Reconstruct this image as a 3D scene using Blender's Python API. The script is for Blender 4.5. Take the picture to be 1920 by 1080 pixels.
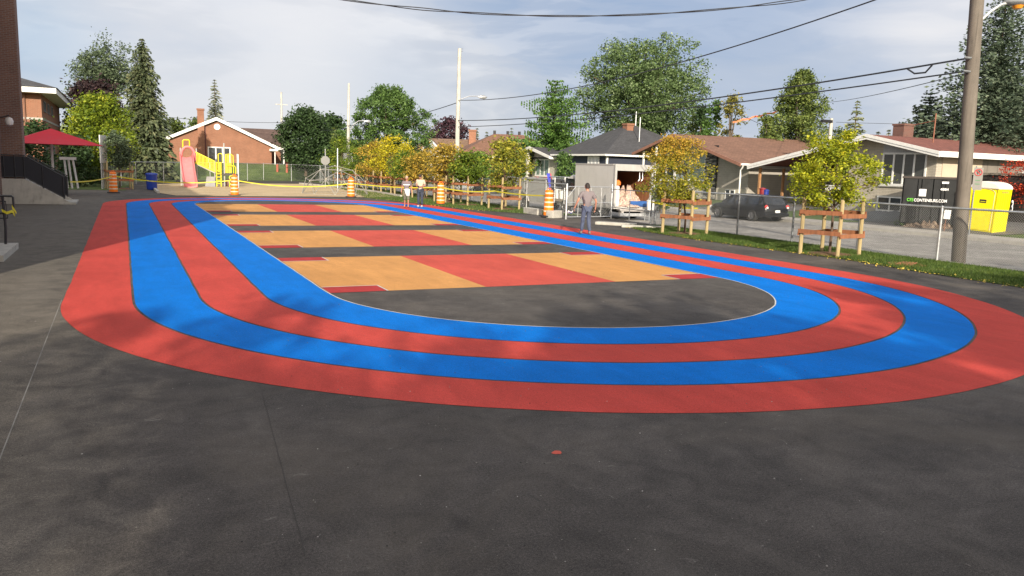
import bpy, bmesh, math, random
import numpy as np
from mathutils import Vector, Matrix, noise
S = bpy.context.scene
COL = S.collection
for o in list(bpy.data.objects): bpy.data.objects.remove(o)
random.seed(7); rng = np.random.default_rng(7)
PI = math.pi
# ------------------------------------------------------------------ camera
# world: X points across the street, Y runs along it, camera 2.2 m above the playground
FPX, PITCH, ROLL, YAW, CAMH = 1497.75, 0.148959, 0.031504, 0.453238, 2.2
def _basis():
    cp, sp, cr, sr = math.cos(PITCH), math.sin(PITCH), math.cos(ROLL), math.sin(ROLL)
    F = Vector((0, cp, -sp)); U0 = Vector((0, sp, cp)); R0 = Vector((1, 0, 0))
    R = cr*R0 + sr*U0; U = -sr*R0 + cr*U0
    M = Matrix.Rotation(-YAW, 3, 'Z')
    return M @ F, M @ R, M @ U
CF, CR, CU = _basis()
cam = bpy.data.cameras.new('camera'); camo = bpy.data.objects.new('camera', cam); COL.objects.link(camo)
cam.sensor_width = 36; cam.lens = FPX/1920*36; cam.clip_start = 0.05; cam.clip_end = 3000
mw = Matrix((( CR.x, CU.x, -CF.x, 0), (CR.y, CU.y, -CF.y, 0), (CR.z, CU.z, -CF.z, CAMH), (0, 0, 0, 1)))
camo.matrix_world = mw; S.camera = camo
S.render.resolution_x, S.render.resolution_y = 1024, 576
def ray(px, py): return CF + (px-960)/FPX*CR - (py-540)/FPX*CU
def W(px, py, z=0.0):
    d = ray(px, py); t = (z-CAMH)/d.z; return (d.x*t, d.y*t, z)
def at(px, D, py=315):
    d = ray(px, py); h = math.hypot(d.x, d.y); return (d.x/h*D, d.y/h*D)
def hz(px, py, D):
    d = ray(px, py); return CAMH + d.z*D/math.hypot(d.x, d.y)
def wx(px, py, X):
    d = ray(px, py); t = X/d.x; return (X, d.y*t, CAMH+d.z*t)
def wy(px, py, Y):
    d = ray(px, py); t = Y/d.y; return (d.x*t, Y, CAMH+d.z*t)
# ------------------------------------------------------------------ light
SUN_EL, SUN_DX, SUN_DY = math.radians(20.6), -0.335, -0.942     # direction towards the sun
wd = bpy.data.worlds.new('World'); S.world = wd; wd.use_nodes = True
nt = wd.node_tree; N = nt.nodes; L = nt.links; N.clear()
def nd(t, tree=None, **k):
    n = (tree or nt).nodes.new(t)
    for a, b in k.items(): setattr(n, a, b)
    return n
out = nd('ShaderNodeOutputWorld'); bg = nd('ShaderNodeBackground'); bg.inputs[1].default_value = 0.1
sky = nd('ShaderNodeTexSky'); sky.sky_type = 'NISHITA'; sky.sun_disc = False
sky.sun_elevation = SUN_EL; sky.sun_rotation = math.atan2(SUN_DX, SUN_DY)
tc = nd('ShaderNodeTexCoord'); sep = nd('ShaderNodeSeparateXYZ'); L.new(tc.outputs['Generated'], sep.inputs[0])
def mth(op, a, b=None, c=None):
    n = nd('ShaderNodeMath', operation=op)
    for i, v in enumerate((a, b, c)):
        if v is None: continue
        if isinstance(v, (int, float)): n.inputs[i].default_value = v
        else: L.new(v, n.inputs[i])
    return n.outputs[0]
zz = mth('ADD', mth('MAXIMUM', sep.outputs[2], 0.0), 0.16)
cmb = nd('ShaderNodeCombineXYZ'); L.new(mth('DIVIDE', sep.outputs[0], zz), cmb.inputs[0]); L.new(mth('DIVIDE', sep.outputs[1], zz), cmb.inputs[1])
def wnoise(scale, det, rough, loc, rot=0.0, sc=(1, 1, 1), dist=0.0):
    m = nd('ShaderNodeMapping'); m.inputs[1].default_value = loc; m.inputs[2].default_value = (0, 0, rot); m.inputs[3].default_value = sc
    L.new(tc.outputs['Generated'], m.inputs[0])
    n = nd('ShaderNodeTexNoise'); n.inputs['Scale'].default_value = scale; n.inputs['Detail'].default_value = det
    n.inputs['Roughness'].default_value = rough; n.inputs['Distortion'].default_value = dist
    L.new(m.outputs[0], n.inputs['Vector']); return n.outputs['Fac']
def wramp(f, stops):
    r = nd('ShaderNodeValToRGB'); e = r.color_ramp.elements
    while len(e) > 1: e.remove(e[0])
    e[0].position = stops[0][0]; e[0].color = (*stops[0][1], 1)
    for p_, c_ in stops[1:]:
        x = e.new(p_); x.color = (*c_, 1)
    r.color_ramp.interpolation = 'EASE'; L.new(f, r.inputs[0]); return r.outputs[0]
def wmix(f, a, b):
    m = nd('ShaderNodeMix', data_type='RGBA')
    if isinstance(f, (int, float)): m.inputs[0].default_value = f
    else: L.new(f, m.inputs[0])
    for i, v in ((6, a), (7, b)):
        if isinstance(v, tuple): m.inputs[i].default_value = (*v, 1)
        else: L.new(v, m.inputs[i])
    return m.outputs[2]
n1 = wnoise(2.5, 6, 0.48, (3.6, 1.1, 0), 0, (1, 1, 3.6), 0.35)
n2 = wnoise(6.0, 8, 0.55, (0.4, 5.2, 0), 0, (1, 1, 4.5), 0.5)
base_c = wramp(n1, [(0.41, (1.9, 2.8, 4.4)), (0.47, (2.6, 3.35, 4.7)), (0.505, (3.7, 4.1, 4.9)), (0.55, (4.7, 4.8, 5.15)), (0.61, (7.8, 7.6, 7.5))])
det_c = wramp(n2, [(0.38, (2.2, 3.0, 4.4)), (0.5, (3.9, 4.2, 4.9)), (0.6, (7.2, 7.0, 6.9))])
cl = wmix(0.46, base_c, det_c)
# a bluer, darker bank to the right of the school view, a bright one above its left (fixed compass directions)
def lobe(d, pw):
    v = nd('ShaderNodeVectorMath', operation='DOT_PRODUCT'); L.new(tc.outputs['Generated'], v.inputs[0]); v.inputs[1].default_value = Vector(d).normalized()
    return mth('POWER', mth('MAXIMUM', v.outputs['Value'], 0.0), pw)
cl = wmix(mth('MULTIPLY', lobe(ray(1400, 120), 30), mth('ADD', n2, 0.22)), cl, (2.5, 3.3, 4.8))
cl = wmix(mth('MULTIPLY', lobe(ray(420, 150), 90), n2), cl, (2.9, 3.6, 4.9))
cl = wmix(mth('MULTIPLY', lobe(ray(560, 20), 60), mth('MULTIPLY', n1, 1.1)), cl, (6.9, 6.75, 6.8))
cl = wmix(mth('MULTIPLY', lobe(ray(150, 130), 160), mth('MULTIPLY', n1, 1.0)), cl, (6.9, 6.75, 6.8))
cl = wmix(mth('MULTIPLY', lobe(ray(1750, 20), 200), mth('MULTIPLY', n2, 1.3)), cl, (7.0, 6.8, 6.8))
cl = wmix(mth('MULTIPLY', lobe(ray(60, 85), 500), 0.55), cl, (2.6, 4.0, 5.6))
cl = wmix(mth('MULTIPLY', lobe(ray(760, 190), 300), n2), cl, (3.0, 3.7, 4.9))
hor = wramp(sep.outputs[2], [(0.0, (1, 1, 1)), (0.10, (0.55, 0.55, 0.55)), (0.28, (0, 0, 0))])
cl = wmix(mth('MULTIPLY', hor, 0.38), cl, (5.2, 5.25, 5.6))
# warm glow added to the sky round the sun, lifting and warming the shade
vd = nd('ShaderNodeVectorMath', operation='DOT_PRODUCT'); L.new(tc.outputs['Generated'], vd.inputs[0]); vd.inputs[1].default_value = (SUN_DX*math.cos(SUN_EL), SUN_DY*math.cos(SUN_EL), math.sin(SUN_EL))
glow = mth('POWER', mth('MAXIMUM', vd.outputs['Value'], 0.0), 2.2)
gm = nd('ShaderNodeMix', data_type='RGBA', blend_type='ADD'); L.new(glow, gm.inputs[0]); L.new(cl, gm.inputs[6]); gm.inputs[7].default_value = (13.0, 10.6, 7.6, 1); cl = gm.outputs[2]
fin = wmix(0.93, sky.outputs[0], cl)
L.new(fin, bg.inputs[0]); L.new(bg.outputs[0], out.inputs[0])
sl = bpy.data.lights.new('sun', 'SUN'); sl.energy = 5.0; sl.angle = math.radians(0.5); sl.color = (1.0, 0.90, 0.74)
so = bpy.data.objects.new('sun', sl); COL.objects.link(so)
ce = math.cos(SUN_EL)
sd = Vector((SUN_DX*ce, SUN_DY*ce, math.sin(SUN_EL))); so.rotation_euler = sd.to_track_quat('Z', 'Y').to_euler(); so.location = (-10, -30, 30)
S.view_settings.view_transform = 'Standard'; S.view_settings.look = 'None'; S.view_settings.gamma = 1
S.view_settings.use_curve_mapping = False; S.view_settings.exposure = 0.45
S.render.engine = 'CYCLES'
# ------------------------------------------------------------------ helpers
class MB:
    """collects geometry; build() links it as ONE mesh object"""
    def __init__(s): s.v = []; s.f = []; s.sm = []
    def add(s, vs, fs, sm=False):
        b = len(s.v); s.v += [tuple(v) for v in vs]; s.f += [tuple(b+i for i in f) for f in fs]; s.sm += [sm]*len(fs); return s
    def box(s, x0, x1, y0, y1, z0, z1, M=None):
        vs = [Vector(p) for p in ((x0,y0,z0),(x1,y0,z0),(x1,y1,z0),(x0,y1,z0),(x0,y0,z1),(x1,y0,z1),(x1,y1,z1),(x0,y1,z1))]
        if M: vs = [M @ v for v in vs]
        return s.add(vs, [(0,3,2,1),(4,5,6,7),(0,1,5,4),(1,2,6,5),(2,3,7,6),(3,0,4,7)])
    def beam(s, a, b, w, h, up=(0,0,1)):
        a, b = Vector(a), Vector(b); d = (b-a).normalized(); u = Vector(up)
        if abs(d.dot(u)) > .98: u = Vector((1,0,0))
        r = d.cross(u).normalized()*w/2; u = r.cross(d).normalized()*h/2
        vs = [a-r-u, a+r-u, a+r+u, a-r+u, b-r-u, b+r-u, b+r+u, b-r+u]
        return s.add(vs, [(0,1,2,3),(7,6,5,4),(0,4,5,1),(1,5,6,2),(2,6,7,3),(3,7,4,0)])
    def tube(s, pts, r, n=8, cap=True, closed=False):
        pts = [Vector(p) for p in pts]; m = len(pts)
        rs = r if isinstance(r, (list, tuple)) else [r]*m
        vs = []; pu = None
        for i, p in enumerate(pts):
            if closed: d = (pts[(i+1) % m]-pts[i-1]).normalized()
            else: d = (pts[min(i+1, m-1)]-pts[max(i-1, 0)]).normalized()
            u = pu if pu else (Vector((0,0,1)) if abs(d.z) < .9 else Vector((1,0,0)))
            r_ = d.cross(u)
            if r_.length < 1e-4: r_ = d.cross(Vector((0,1,0)))
            r_.normalize(); u = r_.cross(d).normalized(); pu = u
            for k in range(n):
                a = 2*PI*k/n; vs.append(p + (r_*math.cos(a)+u*math.sin(a))*rs[i])
        fs = []
        for i in range(m if closed else m-1):
            for k in range(n):
                k2 = (k+1) % n; i2 = (i+1) % m
                fs.append((i*n+k, i*n+k2, i2*n+k2, i2*n+k))
        if cap and not closed: fs += [tuple(range(n))[::-1], tuple((m-1)*n+k for k in range(n))]
        return s.add(vs, fs, n > 4)
    def lathe(s, prof, c=(0,0,0), n=20, M=None):
        vs = []; m = len(prof)
        for r, z in prof:
            for k in range(n):
                v = Vector((c[0]+r*math.cos(2*PI*k/n), c[1]+r*math.sin(2*PI*k/n), c[2]+z)); vs.append(M @ v if M else v)
        fs = [(i*n+k, i*n+(k+1) % n, (i+1)*n+(k+1) % n, (i+1)*n+k) for i in range(m-1) for k in range(n)]
        fs += [tuple(range(n))[::-1], tuple((m-1)*n+k for k in range(n))]
        return s.add(vs, fs, True)
    def prism(s, poly, z0, z1, M=None, axis='z'):
        n = len(poly)
        def P(a, b, c):
            v = Vector((a, b, c)) if axis == 'z' else (Vector((c, a, b)) if axis == 'x' else Vector((a, c, b)))
            return M @ v if M else v
        vs = [P(a, b, z0) for a, b in poly] + [P(a, b, z1) for a, b in poly]
        fs = [tuple(range(n))[::-1], tuple(range(n, 2*n))] + [(i, (i+1) % n, n+(i+1) % n, n+i) for i in range(n)]
        return s.add(vs, fs)
    def sheet(s, poly, z): return s.add([(a, b, z) for a, b in poly], [tuple(range(len(poly)))])
    def face(s, *vs): return s.add(vs, [tuple(range(len(vs)))])
    def build(s, name, mat=None, parent=None, M=None, **tg):
        me = bpy.data.meshes.new(name)
        vs = [M @ Vector(v) for v in s.v] if M else s.v
        me.from_pydata([tuple(v) for v in vs], [], s.f); me.polygons.foreach_set('use_smooth', s.sm)
        bm = bmesh.new(); bm.from_mesh(me); bmesh.ops.recalc_face_normals(bm, faces=bm.faces); bm.to_mesh(me); bm.free()
        if any(s.sm) and not all(s.sm) or any(s.sm):
            try: me.set_sharp_from_angle(angle=math.radians(38))
            except Exception: pass
        o = bpy.data.objects.new(name, me); COL.objects.link(o)
        if mat: me.materials.append(mat)
        if parent: o.parent = parent
        tag(o, **tg); return o
def tag(o, label=None, cat=None, group=None, kind=None):
    if label: o['label'] = label
    if cat: o['category'] = cat
    if group: o['group'] = group
    if kind: o['kind'] = kind
    return o
def thing(name, label, cat, loc=(0,0,0), rz=0.0, group=None):
    o = bpy.data.objects.new(name, None); COL.objects.link(o); o.empty_display_size = .2
    o.location = (loc[0], loc[1], loc[2] if len(loc) > 2 else 0); o.rotation_euler = (0, 0, rz); return tag(o, label, cat, group)
def copy_tree(o, loc=None, rz=None, label=None, parent=None):
    c = o.copy(); COL.objects.link(c)
    if parent: c.parent = parent
    if loc is not None: c.location = (loc[0], loc[1], loc[2] if len(loc) > 2 else 0)
    if rz is not None: c.rotation_euler = (0, 0, rz)
    if label: c['label'] = label
    for ch in [x for x in bpy.data.objects if x.parent == o]: copy_tree(ch, parent=c)
    return c
def mesh_np(name, V, Fq, mat, parent=None, smooth=False, **tg):
    me = bpy.data.meshes.new(name); V = np.asarray(V, np.float32).reshape(-1, 3); Fq = np.asarray(Fq, np.int32); k = Fq.shape[1]
    me.vertices.add(len(V)); me.vertices.foreach_set('co', V.ravel())
    me.loops.add(Fq.size); me.loops.foreach_set('vertex_index', Fq.ravel())
    me.polygons.add(len(Fq)); me.polygons.foreach_set('loop_start', np.arange(0, Fq.size, k, dtype=np.int32))
    me.polygons.foreach_set('loop_total', np.full(len(Fq), k, np.int32))
    me.update(calc_edges=True); me.validate()
    o = bpy.data.objects.new(name, me); COL.objects.link(o)
    if mat: me.materials.append(mat)
    if parent: o.parent = parent
    tag(o, **tg); return o
def leafquads(C, A, B):
    """diamond leaves: centres C, half axes A and B"""
    V = np.stack([C-A, C-B*.9, C+A, C+B*.9], 1).reshape(-1, 3)
    return V, np.arange(len(V)).reshape(-1, 4)
def text_obj(name, txt, size, mat, M, parent=None, extrude=0.002, align='LEFT', xs=1.0):
    cu = bpy.data.curves.new(name, 'FONT'); cu.body = txt; cu.size = size; cu.extrude = extrude; cu.align_x = align
    cu.offset = size*0.012
    t = bpy.data.objects.new(name+'_tmp', cu); COL.objects.link(t)
    dg = bpy.context.evaluated_depsgraph_get(); me = bpy.data.meshes.new_from_object(t.evaluated_get(dg))
    bpy.data.objects.remove(t)
    me.transform(M @ Matrix.Diagonal((xs, 1, 1, 1))); o = bpy.data.objects.new(name, me); COL.objects.link(o); me.materials.clear(); me.materials.append(mat)
    if parent: o.parent = parent
    return o
# ------------------------------------------------------------------ materials
def mnode(m, t, **k):
    n = m.node_tree.nodes.new(t)
    for a, b in k.items(): setattr(n, a, b)
    return n
class Mt:
    """small wrapper to write node materials"""
    def __init__(s, name, rough=.7, metal=0, spec=.5):
        s.m = bpy.data.materials.new(name); s.m.use_nodes = True; s.t = s.m.node_tree
        s.b = s.t.nodes['Principled BSDF']; s.b.inputs['Roughness'].default_value = rough; s.b.inputs['Metallic'].default_value = metal
        s.b.inputs['Specular IOR Level'].default_value = spec
        s.tc = None
    def n(s, t, **k): return mnode(s.m, t, **k)
    def set(s, i, v):
        if isinstance(v, tuple): i.default_value = v if len(v) != 3 or i.type == 'VECTOR' else (*v, 1)
        elif isinstance(v, (int, float)): i.default_value = v
        else: s.t.links.new(v, i)
    def coord(s, kind='Object'):
        if not s.tc: s.tc = s.n('ShaderNodeTexCoord')
        return s.tc.outputs[kind]
    def pos(s):
        return s.n('ShaderNodeNewGeometry').outputs['Position']
    def map(s, v, sc=(1,1,1), loc=(0,0,0), rot=(0,0,0)):
        m = s.n('ShaderNodeMapping'); s.set(m.inputs[0], v); m.inputs[1].default_value = loc; m.inputs[2].default_value = rot; m.inputs[3].default_value = sc
        return m.outputs[0]
    def noise(s, v, scale, det=3, rough=.5, dist=0):
        n = s.n('ShaderNodeTexNoise'); s.set(n.inputs['Vector'], v); n.inputs['Scale'].default_value = scale
        n.inputs['Detail'].default_value = det; n.inputs['Roughness'].default_value = rough; n.inputs['Distortion'].default_value = dist
        return n.outputs['Fac']
    def math(s, op, a, b=None, c=None):
        n = s.n('ShaderNodeMath', operation=op)
        for i, v in enumerate((a, b, c)):
            if v is not None: s.set(n.inputs[i], v)
        return n.outputs[0]
    def ramp(s, f, stops, interp='LINEAR'):
        r = s.n('ShaderNodeValToRGB'); e = r.color_ramp.elements; r.color_ramp.interpolation = interp
        while len(e) > 1: e.remove(e[0])
        def c4(c): return (*c, 1) if isinstance(c, tuple) else (c, c, c, 1)
        e[0].position = stops[0][0]; e[0].color = c4(stops[0][1])
        for p_, c_ in stops[1:]:
            x = e.new(p_); x.color = c4(c_)
        s.set(r.inputs[0], f); return r.outputs[0]
    def mix(s, f, a, b, mode='MIX'):
        m = s.n('ShaderNodeMix', data_type='RGBA', blend_type=mode); s.set(m.inputs[0], f); s.set(m.inputs[6], a); s.set(m.inputs[7], b); return m.outputs[2]
    def bump(s, h, st=.3, dist=.01):
        b = s.n('ShaderNodeBump'); b.inputs['Strength'].default_value = st; b.inputs['Distance'].default_value = dist
        s.set(b.inputs['Height'], h); s.t.links.new(b.outputs[0], s.b.inputs['Normal'])
    def col(s, v): s.set(s.b.inputs['Base Color'], v); return s.m
_mc = {}
def P(name, c, rough=.6, metal=0, var=.12, scale=3, bump=0, spec=.5, grime=0):
    """plain material with noise tone variation and optional grime"""
    if name in _mc: return _mc[name]
    m = Mt(name, rough, metal, spec); v = m.coord()
    nz = m.noise(v, scale, 5, .6)
    lo = tuple(x*(1-var) for x in c); hi = tuple(min(1, x*(1+var)) for x in c)
    cc = m.ramp(nz, [(.3, lo), (.7, hi)])
    if grime:
        g = m.noise(m.map(v, (1, 1, .35)), scale*2.3, 6, .7); cc = m.mix(m.ramp(g, [(.5, 0.0), (.72, grime)]), cc, (.05, .045, .035))
    m.col(cc)
    if bump: m.bump(m.noise(v, scale*12, 4, .6), bump, .01)
    rr = m.ramp(nz, [(.3, max(0, rough-.08)), (.7, min(1, rough+.08))]); m.set(m.b.inputs['Roughness'], rr)
    _mc[name] = m.m; return m.m
def facade_uv(m, cell=1.0):
    """(x+y, z) in object space: works on walls along either axis"""
    s = m.n('ShaderNodeSeparateXYZ'); m.set(s.inputs[0], m.coord())
    c = m.n('ShaderNodeCombineXYZ'); m.set(c.inputs[0], m.math('ADD', s.outputs[0], s.outputs[1])); m.set(c.inputs[1], s.outputs[2]); return c.outputs[0], s.outputs
def brick(name, c1, c2, mortar, bw=.22, bh=.075, rough=.85, ms=.012, dark=.0):
    if name in _mc: return _mc[name]
    m = Mt(name, rough); uv, _ = facade_uv(m)
    b = m.n('ShaderNodeTexBrick'); m.set(b.inputs['Vector'], uv); b.inputs['Scale'].default_value = 1
    b.inputs['Color1'].default_value = (*c1, 1); b.inputs['Color2'].default_value = (*c2, 1); b.inputs['Mortar'].default_value = (*mortar, 1)
    b.inputs['Mortar Size'].default_value = ms; b.inputs['Brick Width'].default_value = bw; b.inputs['Row Height'].default_value = bh; b.inputs['Bias'].default_value = .1
    big = m.ramp(m.noise(m.coord(), .8, 5, .6), [(.3, .82), (.7, 1.1)])
    m.col(m.mix(1.0, b.outputs[0], big, 'MULTIPLY')); m.bump(b.outputs['Fac'], -.4, .01)
    _mc[name] = m.m; return m.m
def siding(name, c, step=.12, rough=.6, vert=False):
    if name in _mc: return _mc[name]
    m = Mt(name, rough); uv, s = facade_uv(m)
    src = m.math('ADD', s[0], s[1]) if vert else s[2]
    fr = m.math('FRACT', m.math('DIVIDE', src, step))
    ln = m.ramp(fr, [(0, .55), (.07, 1.0), (.93, 1.0), (1, .7)])
    nz = m.ramp(m.noise(m.coord(), 2.2, 5, .6), [(.3, .88), (.7, 1.08)])
    m.col(m.mix(1.0, m.mix(1.0, c, ln, 'MULTIPLY'), nz, 'MULTIPLY')); m.bump(fr, .5, .01)
    _mc[name] = m.m; return m.m
def shingle(name, c, rough=.95):
    if name in _mc: return _mc[name]
    m = Mt(name, rough); v = m.coord()
    b = m.n('ShaderNodeTexBrick'); m.set(b.inputs['Vector'], m.map(v)); b.inputs['Scale'].default_value = 1
    b.inputs['Color1'].default_value = (*[x*1.12 for x in c], 1); b.inputs['Color2'].default_value = (*[x*.82 for x in c], 1); b.inputs['Mortar'].default_value = (*[x*.55 for x in c], 1)
    b.inputs['Mortar Size'].default_value = .012; b.inputs['Brick Width'].default_value = .32; b.inputs['Row Height'].default_value = .16
    nz = m.ramp(m.noise(v, 1.3, 6, .65), [(.3, .8), (.7, 1.15)]); gr = m.ramp(m.noise(v, 60, 2, .6), [(.3, .85), (.7, 1.12)])
    m.col(m.mix(1.0, m.mix(1.0, b.outputs[0], nz, 'MULTIPLY'), gr, 'MULTIPLY')); m.bump(gr, .3, .01)
    _mc[name] = m.m; return m.m
def leafmat(name, c1, c2, c3=None, trans=.3, scale=.8, top=None):
    if name in _mc: return _mc[name]
    m = bpy.data.materials.new(name); m.use_nodes = True; t = m.node_tree; t.nodes.clear()
    w = Mt.__new__(Mt); w.m = m; w.t = t; w.tc = None
    geo = w.n('ShaderNodeNewGeometry'); isl = geo.outputs['Random Per Island']
    nz = w.noise(w.coord(), scale, 3, .6)
    f = w.math('ADD', w.math('MULTIPLY', nz, .65), w.math('MULTIPLY', isl, .35))
    st = [(.28, c1), (.62, c2)] + ([(.82, c3)] if c3 else [])
    c = w.ramp(f, st)
    if top:      # leaves turning colour first at the top of the crown
        sz = w.n('ShaderNodeSeparateXYZ'); w.set(sz.inputs[0], w.coord()); tf = w.math('ADD', w.math('DIVIDE', w.math('SUBTRACT', sz.outputs[2], top[1]), top[2]-top[1]), w.math('MULTIPLY', w.math('SUBTRACT', isl, .5), .8))
        c = w.mix(w.ramp(tf, [(0, 0.0), (1, .75)]), c, top[0])
    br = w.ramp(isl, [(0, .72), (1, 1.28)]); c = w.mix(1.0, c, br, 'MULTIPLY')
    d = w.n('ShaderNodeBsdfPrincipled'); w.set(d.inputs['Base Color'], c); d.inputs['Roughness'].default_value = .55; d.inputs['Specular IOR Level'].default_value = .3
    tr = w.n('ShaderNodeBsdfTranslucent'); w.set(tr.inputs[0], c)
    mx = w.n('ShaderNodeMixShader'); mx.inputs[0].default_value = trans
    t.links.new(d.outputs[0], mx.inputs[1]); t.links.new(tr.outputs[0], mx.inputs[2])
    o = w.n('ShaderNodeOutputMaterial'); t.links.new(mx.outputs[0], o.inputs[0]); _mc[name] = m; return m
def glassy(name='window_glass', c=(.03, .035, .04), rough=.08):
    if name in _mc: return _mc[name]
    m = Mt(name, rough, 0, .8); m.col(m.ramp(m.noise(m.coord(), 1.1, 2), [(.35, c), (.7, tuple(x*2.2 for x in c))])); _mc[name] = m.m; return m.m
M_white = P('white_paint', (.78, .77, .74), .5, var=.05, grime=.12)
M_galv = P('galvanised_steel', (.55, .56, .57), .42, .7, var=.15, scale=9)
M_dkgalv = P('dull_grey_steel', (.22, .23, .24), .5, .5, var=.15, scale=9)
M_black = P('black_paint', (.02, .021, .024), .45, var=.2)
M_conc = P('concrete', (.42, .40, .36), .9, var=.14, scale=2.5, bump=.25, grime=.35)
M_rubber = P('rubber', (.025, .025, .025), .8, var=.2)
M_bark = P('bark', (.11, .085, .06), .95, var=.35, scale=8, bump=.5)
M_twig = P('brown_twig', (.10, .065, .045), .9, var=.3, scale=8)
def woodmat(name, c, sc=1.0):
    if name in _mc: return _mc[name]
    m = Mt(name, .85); v = m.coord()
    g = m.noise(m.map(v, (22*sc, 22*sc, 1.3*sc)), 1, 6, .65, .4)
    cc = m.ramp(g, [(.28, tuple(x*.55 for x in c)), (.5, c), (.75, tuple(min(1, x*1.25) for x in c))])
    big = m.ramp(m.noise(v, 1.2, 4, .6), [(.3, .75), (.7, 1.12)])
    m.col(m.mix(1.0, cc, big, 'MULTIPLY')); m.bump(g, .4, .008); _mc[name] = m.m; return m.m
# ------------------------------------------------------------------ setting: ground, playground, track, street
def sstep(a, b, x):
    t = min(1, max(0, (x-a)/(b-a))); return t*t*(3-2*t)
def gz(x, y):
    """height of the terrain"""
    if 20.45 < x < 30.9: b = -.14
    elif x >= 30.9: b = -.02 + .04*sstep(31, 34, x) + .33*sstep(34, 39.5, x)
    else: b = -.03
    k = 1 - sstep(20, 27, x); return b + k*(.04*sstep(76, 84, y) + 1.72*sstep(92, 103, y))
def grass_mat(name, c1, c2, sc=1.0):
    m = Mt(name, .95); v = m.pos(); a = m.noise(v, .6*sc, 6, .65); b = m.noise(m.map(v, (1, 1, .2)), 38*sc, 4, .7); f = m.math('ADD', m.math('MULTIPLY', a, .6), m.math('MULTIPLY', b, .4))
    m.col(m.ramp(f, [(.34, tuple(x*.55 for x in c1)), (.48, c1), (.6, c2), (.72, (c2[0]*1.5, c2[1]*1.2, c2[2]*.9))])); m.bump(b, .8, .03); return m.m
M_grass = grass_mat('grass_soil', (.065, .105, .018), (.11, .15, .03))
M_lawn = grass_mat('far_lawn', (.065, .105, .018), (.11, .155, .032))
xs = sorted(set([-900, -300, -120, -60, -30, -10, 0, 6, 12, 17, 20.44, 20.46, 30.89, 30.91, 32, 33, 34, 35, 36, 37, 38, 39, 40, 45, 60, 90, 140, 300, 1200] + list(range(-9, 30, 3))))
ys = sorted(set([-500, -150, -60, -20, 0, 20, 40, 60, 70, 300, 700, 1600] + list(range(76, 110, 2)) + list(range(110, 200, 15))))
V = [(x, y, gz(x, y)) for y in ys for x in xs]; nx = len(xs)
Fq = [(j*nx+i, j*nx+i+1, (j+1)*nx+i+1, (j+1)*nx+i) for j in range(len(ys)-1) for i in range(nx-1)]
mesh_np('ground', V, Fq, M_lawn, label='grassy ground around the school and houses', kind='structure')
def asphalt(name, c, light=.1, warm=.3, scuff=.6, rough=.85, old=False):
    m = Mt(name, rough, 0, .3); v = m.pos()
    grain = m.noise(v, 150, 3, .75); ag = m.noise(v, 52, 4, .75); mid = m.noise(v, 3.0, 6, .68, .6); big = m.noise(v, .42, 6, .62, .8)
    cc = m.ramp(big, [(.3, tuple(x*.72 for x in c)), (.5, c), (.72, tuple(x*1.5 for x in c))])
    if old:      # the old, paler and dustier asphalt left of the chalk line
        sp = m.n('ShaderNodeSeparateXYZ'); m.set(sp.inputs[0], v); e = m.math('ADD', m.math('MULTIPLY', sp.outputs[0], -1.0), m.math('MULTIPLY', m.math('SUBTRACT', mid, .5), 2.0))
        mk = m.ramp(m.math('MULTIPLY', m.math('ADD', e, .2), .45), [(0, 0.0), (.6, 1.0)]); cc = m.mix(m.math('MULTIPLY', mk, .62), cc, (.150, .132, .106))
    cc = m.mix(1.0, cc, m.ramp(mid, [(.3, .72), (.7, 1.28)]), 'MULTIPLY')
    cc = m.mix(1.0, cc, m.ramp(grain, [(.34, .40), (.5, .95), (.66, 1.8)]), 'MULTIPLY')
    cc = m.mix(1.0, cc, m.ramp(ag, [(.34, .60), (.5, 1.0), (.68, 1.45)]), 'MULTIPLY')
    dust = m.ramp(m.noise(m.map(v, (1, 1, 1), (4, 9, 0)), .33, 7, .65, 1.0), [(.48, 0.0), (.7, warm)])
    cc = m.mix(dust, cc, (.17, .145, .115))
    sw = m.noise(m.map(v, (.8, .16, 1), (0, 0, 0), (0, 0, .5)), 1.1, 6, .7)      # long swept streaks
    cc = m.mix(m.ramp(sw, [(.52, 0.0), (.72, .22)]), cc, (.19, .175, .155))
    s1 = m.noise(m.map(v, (1.0, 2.6, 1), (2, 0, 0), (0, 0, .6)), 3.4, 5, .75, .5)
    s2 = m.noise(m.map(v, (2.2, .8, 1), (7, 3, 0), (0, 0, -.5)), 5.5, 5, .75, .5)
    cc = m.mix(m.ramp(s1, [(.645, 0.0), (.75, scuff*.8)]), cc, (.33, .31, .28))
    cc = m.mix(m.ramp(s2, [(.67, 0.0), (.76, scuff*.7)]), cc, (.38, .36, .33))
    dk = m.noise(m.map(v, (1.5, .6, 1), (1, 8, 0), (0, 0, .9)), 2.1, 4, .6, .4)
    cc = m.mix(m.ramp(dk, [(.68, 0.0), (.76, .55)]), cc, (.02, .02, .02))
    m.col(cc); m.bump(m.math('ADD', m.math('MULTIPLY', grain, .6), ag), .55, .006); return m.m
M_yard = asphalt('playground_asphalt', (.064, .057, .052), old=True)
M_road = asphalt('road_asphalt', (.27, .255, .235), warm=.1, scuff=.1)
m_ = MB()
yard = [(-60, -60), (20.44, -60), (20.44, 8), (17.3, 10.2), (17.45, 13), (17.8, 15.6), (17.6, 18), (17.35, 22), (17.6, 25), (18.3, 27.2), (20.44, 27.6), (20.44, 33.6), (18.2, 34.3), (16.6, 37), (16.0, 39), (15.0, 46), (14.0, 51), (13.2, 58), (8, 78), (-60, 78)]
m_.sheet(yard, 0.0); m_.build('playground', M_yard, label='new dark asphalt of the school playground', kind='structure')
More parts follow.
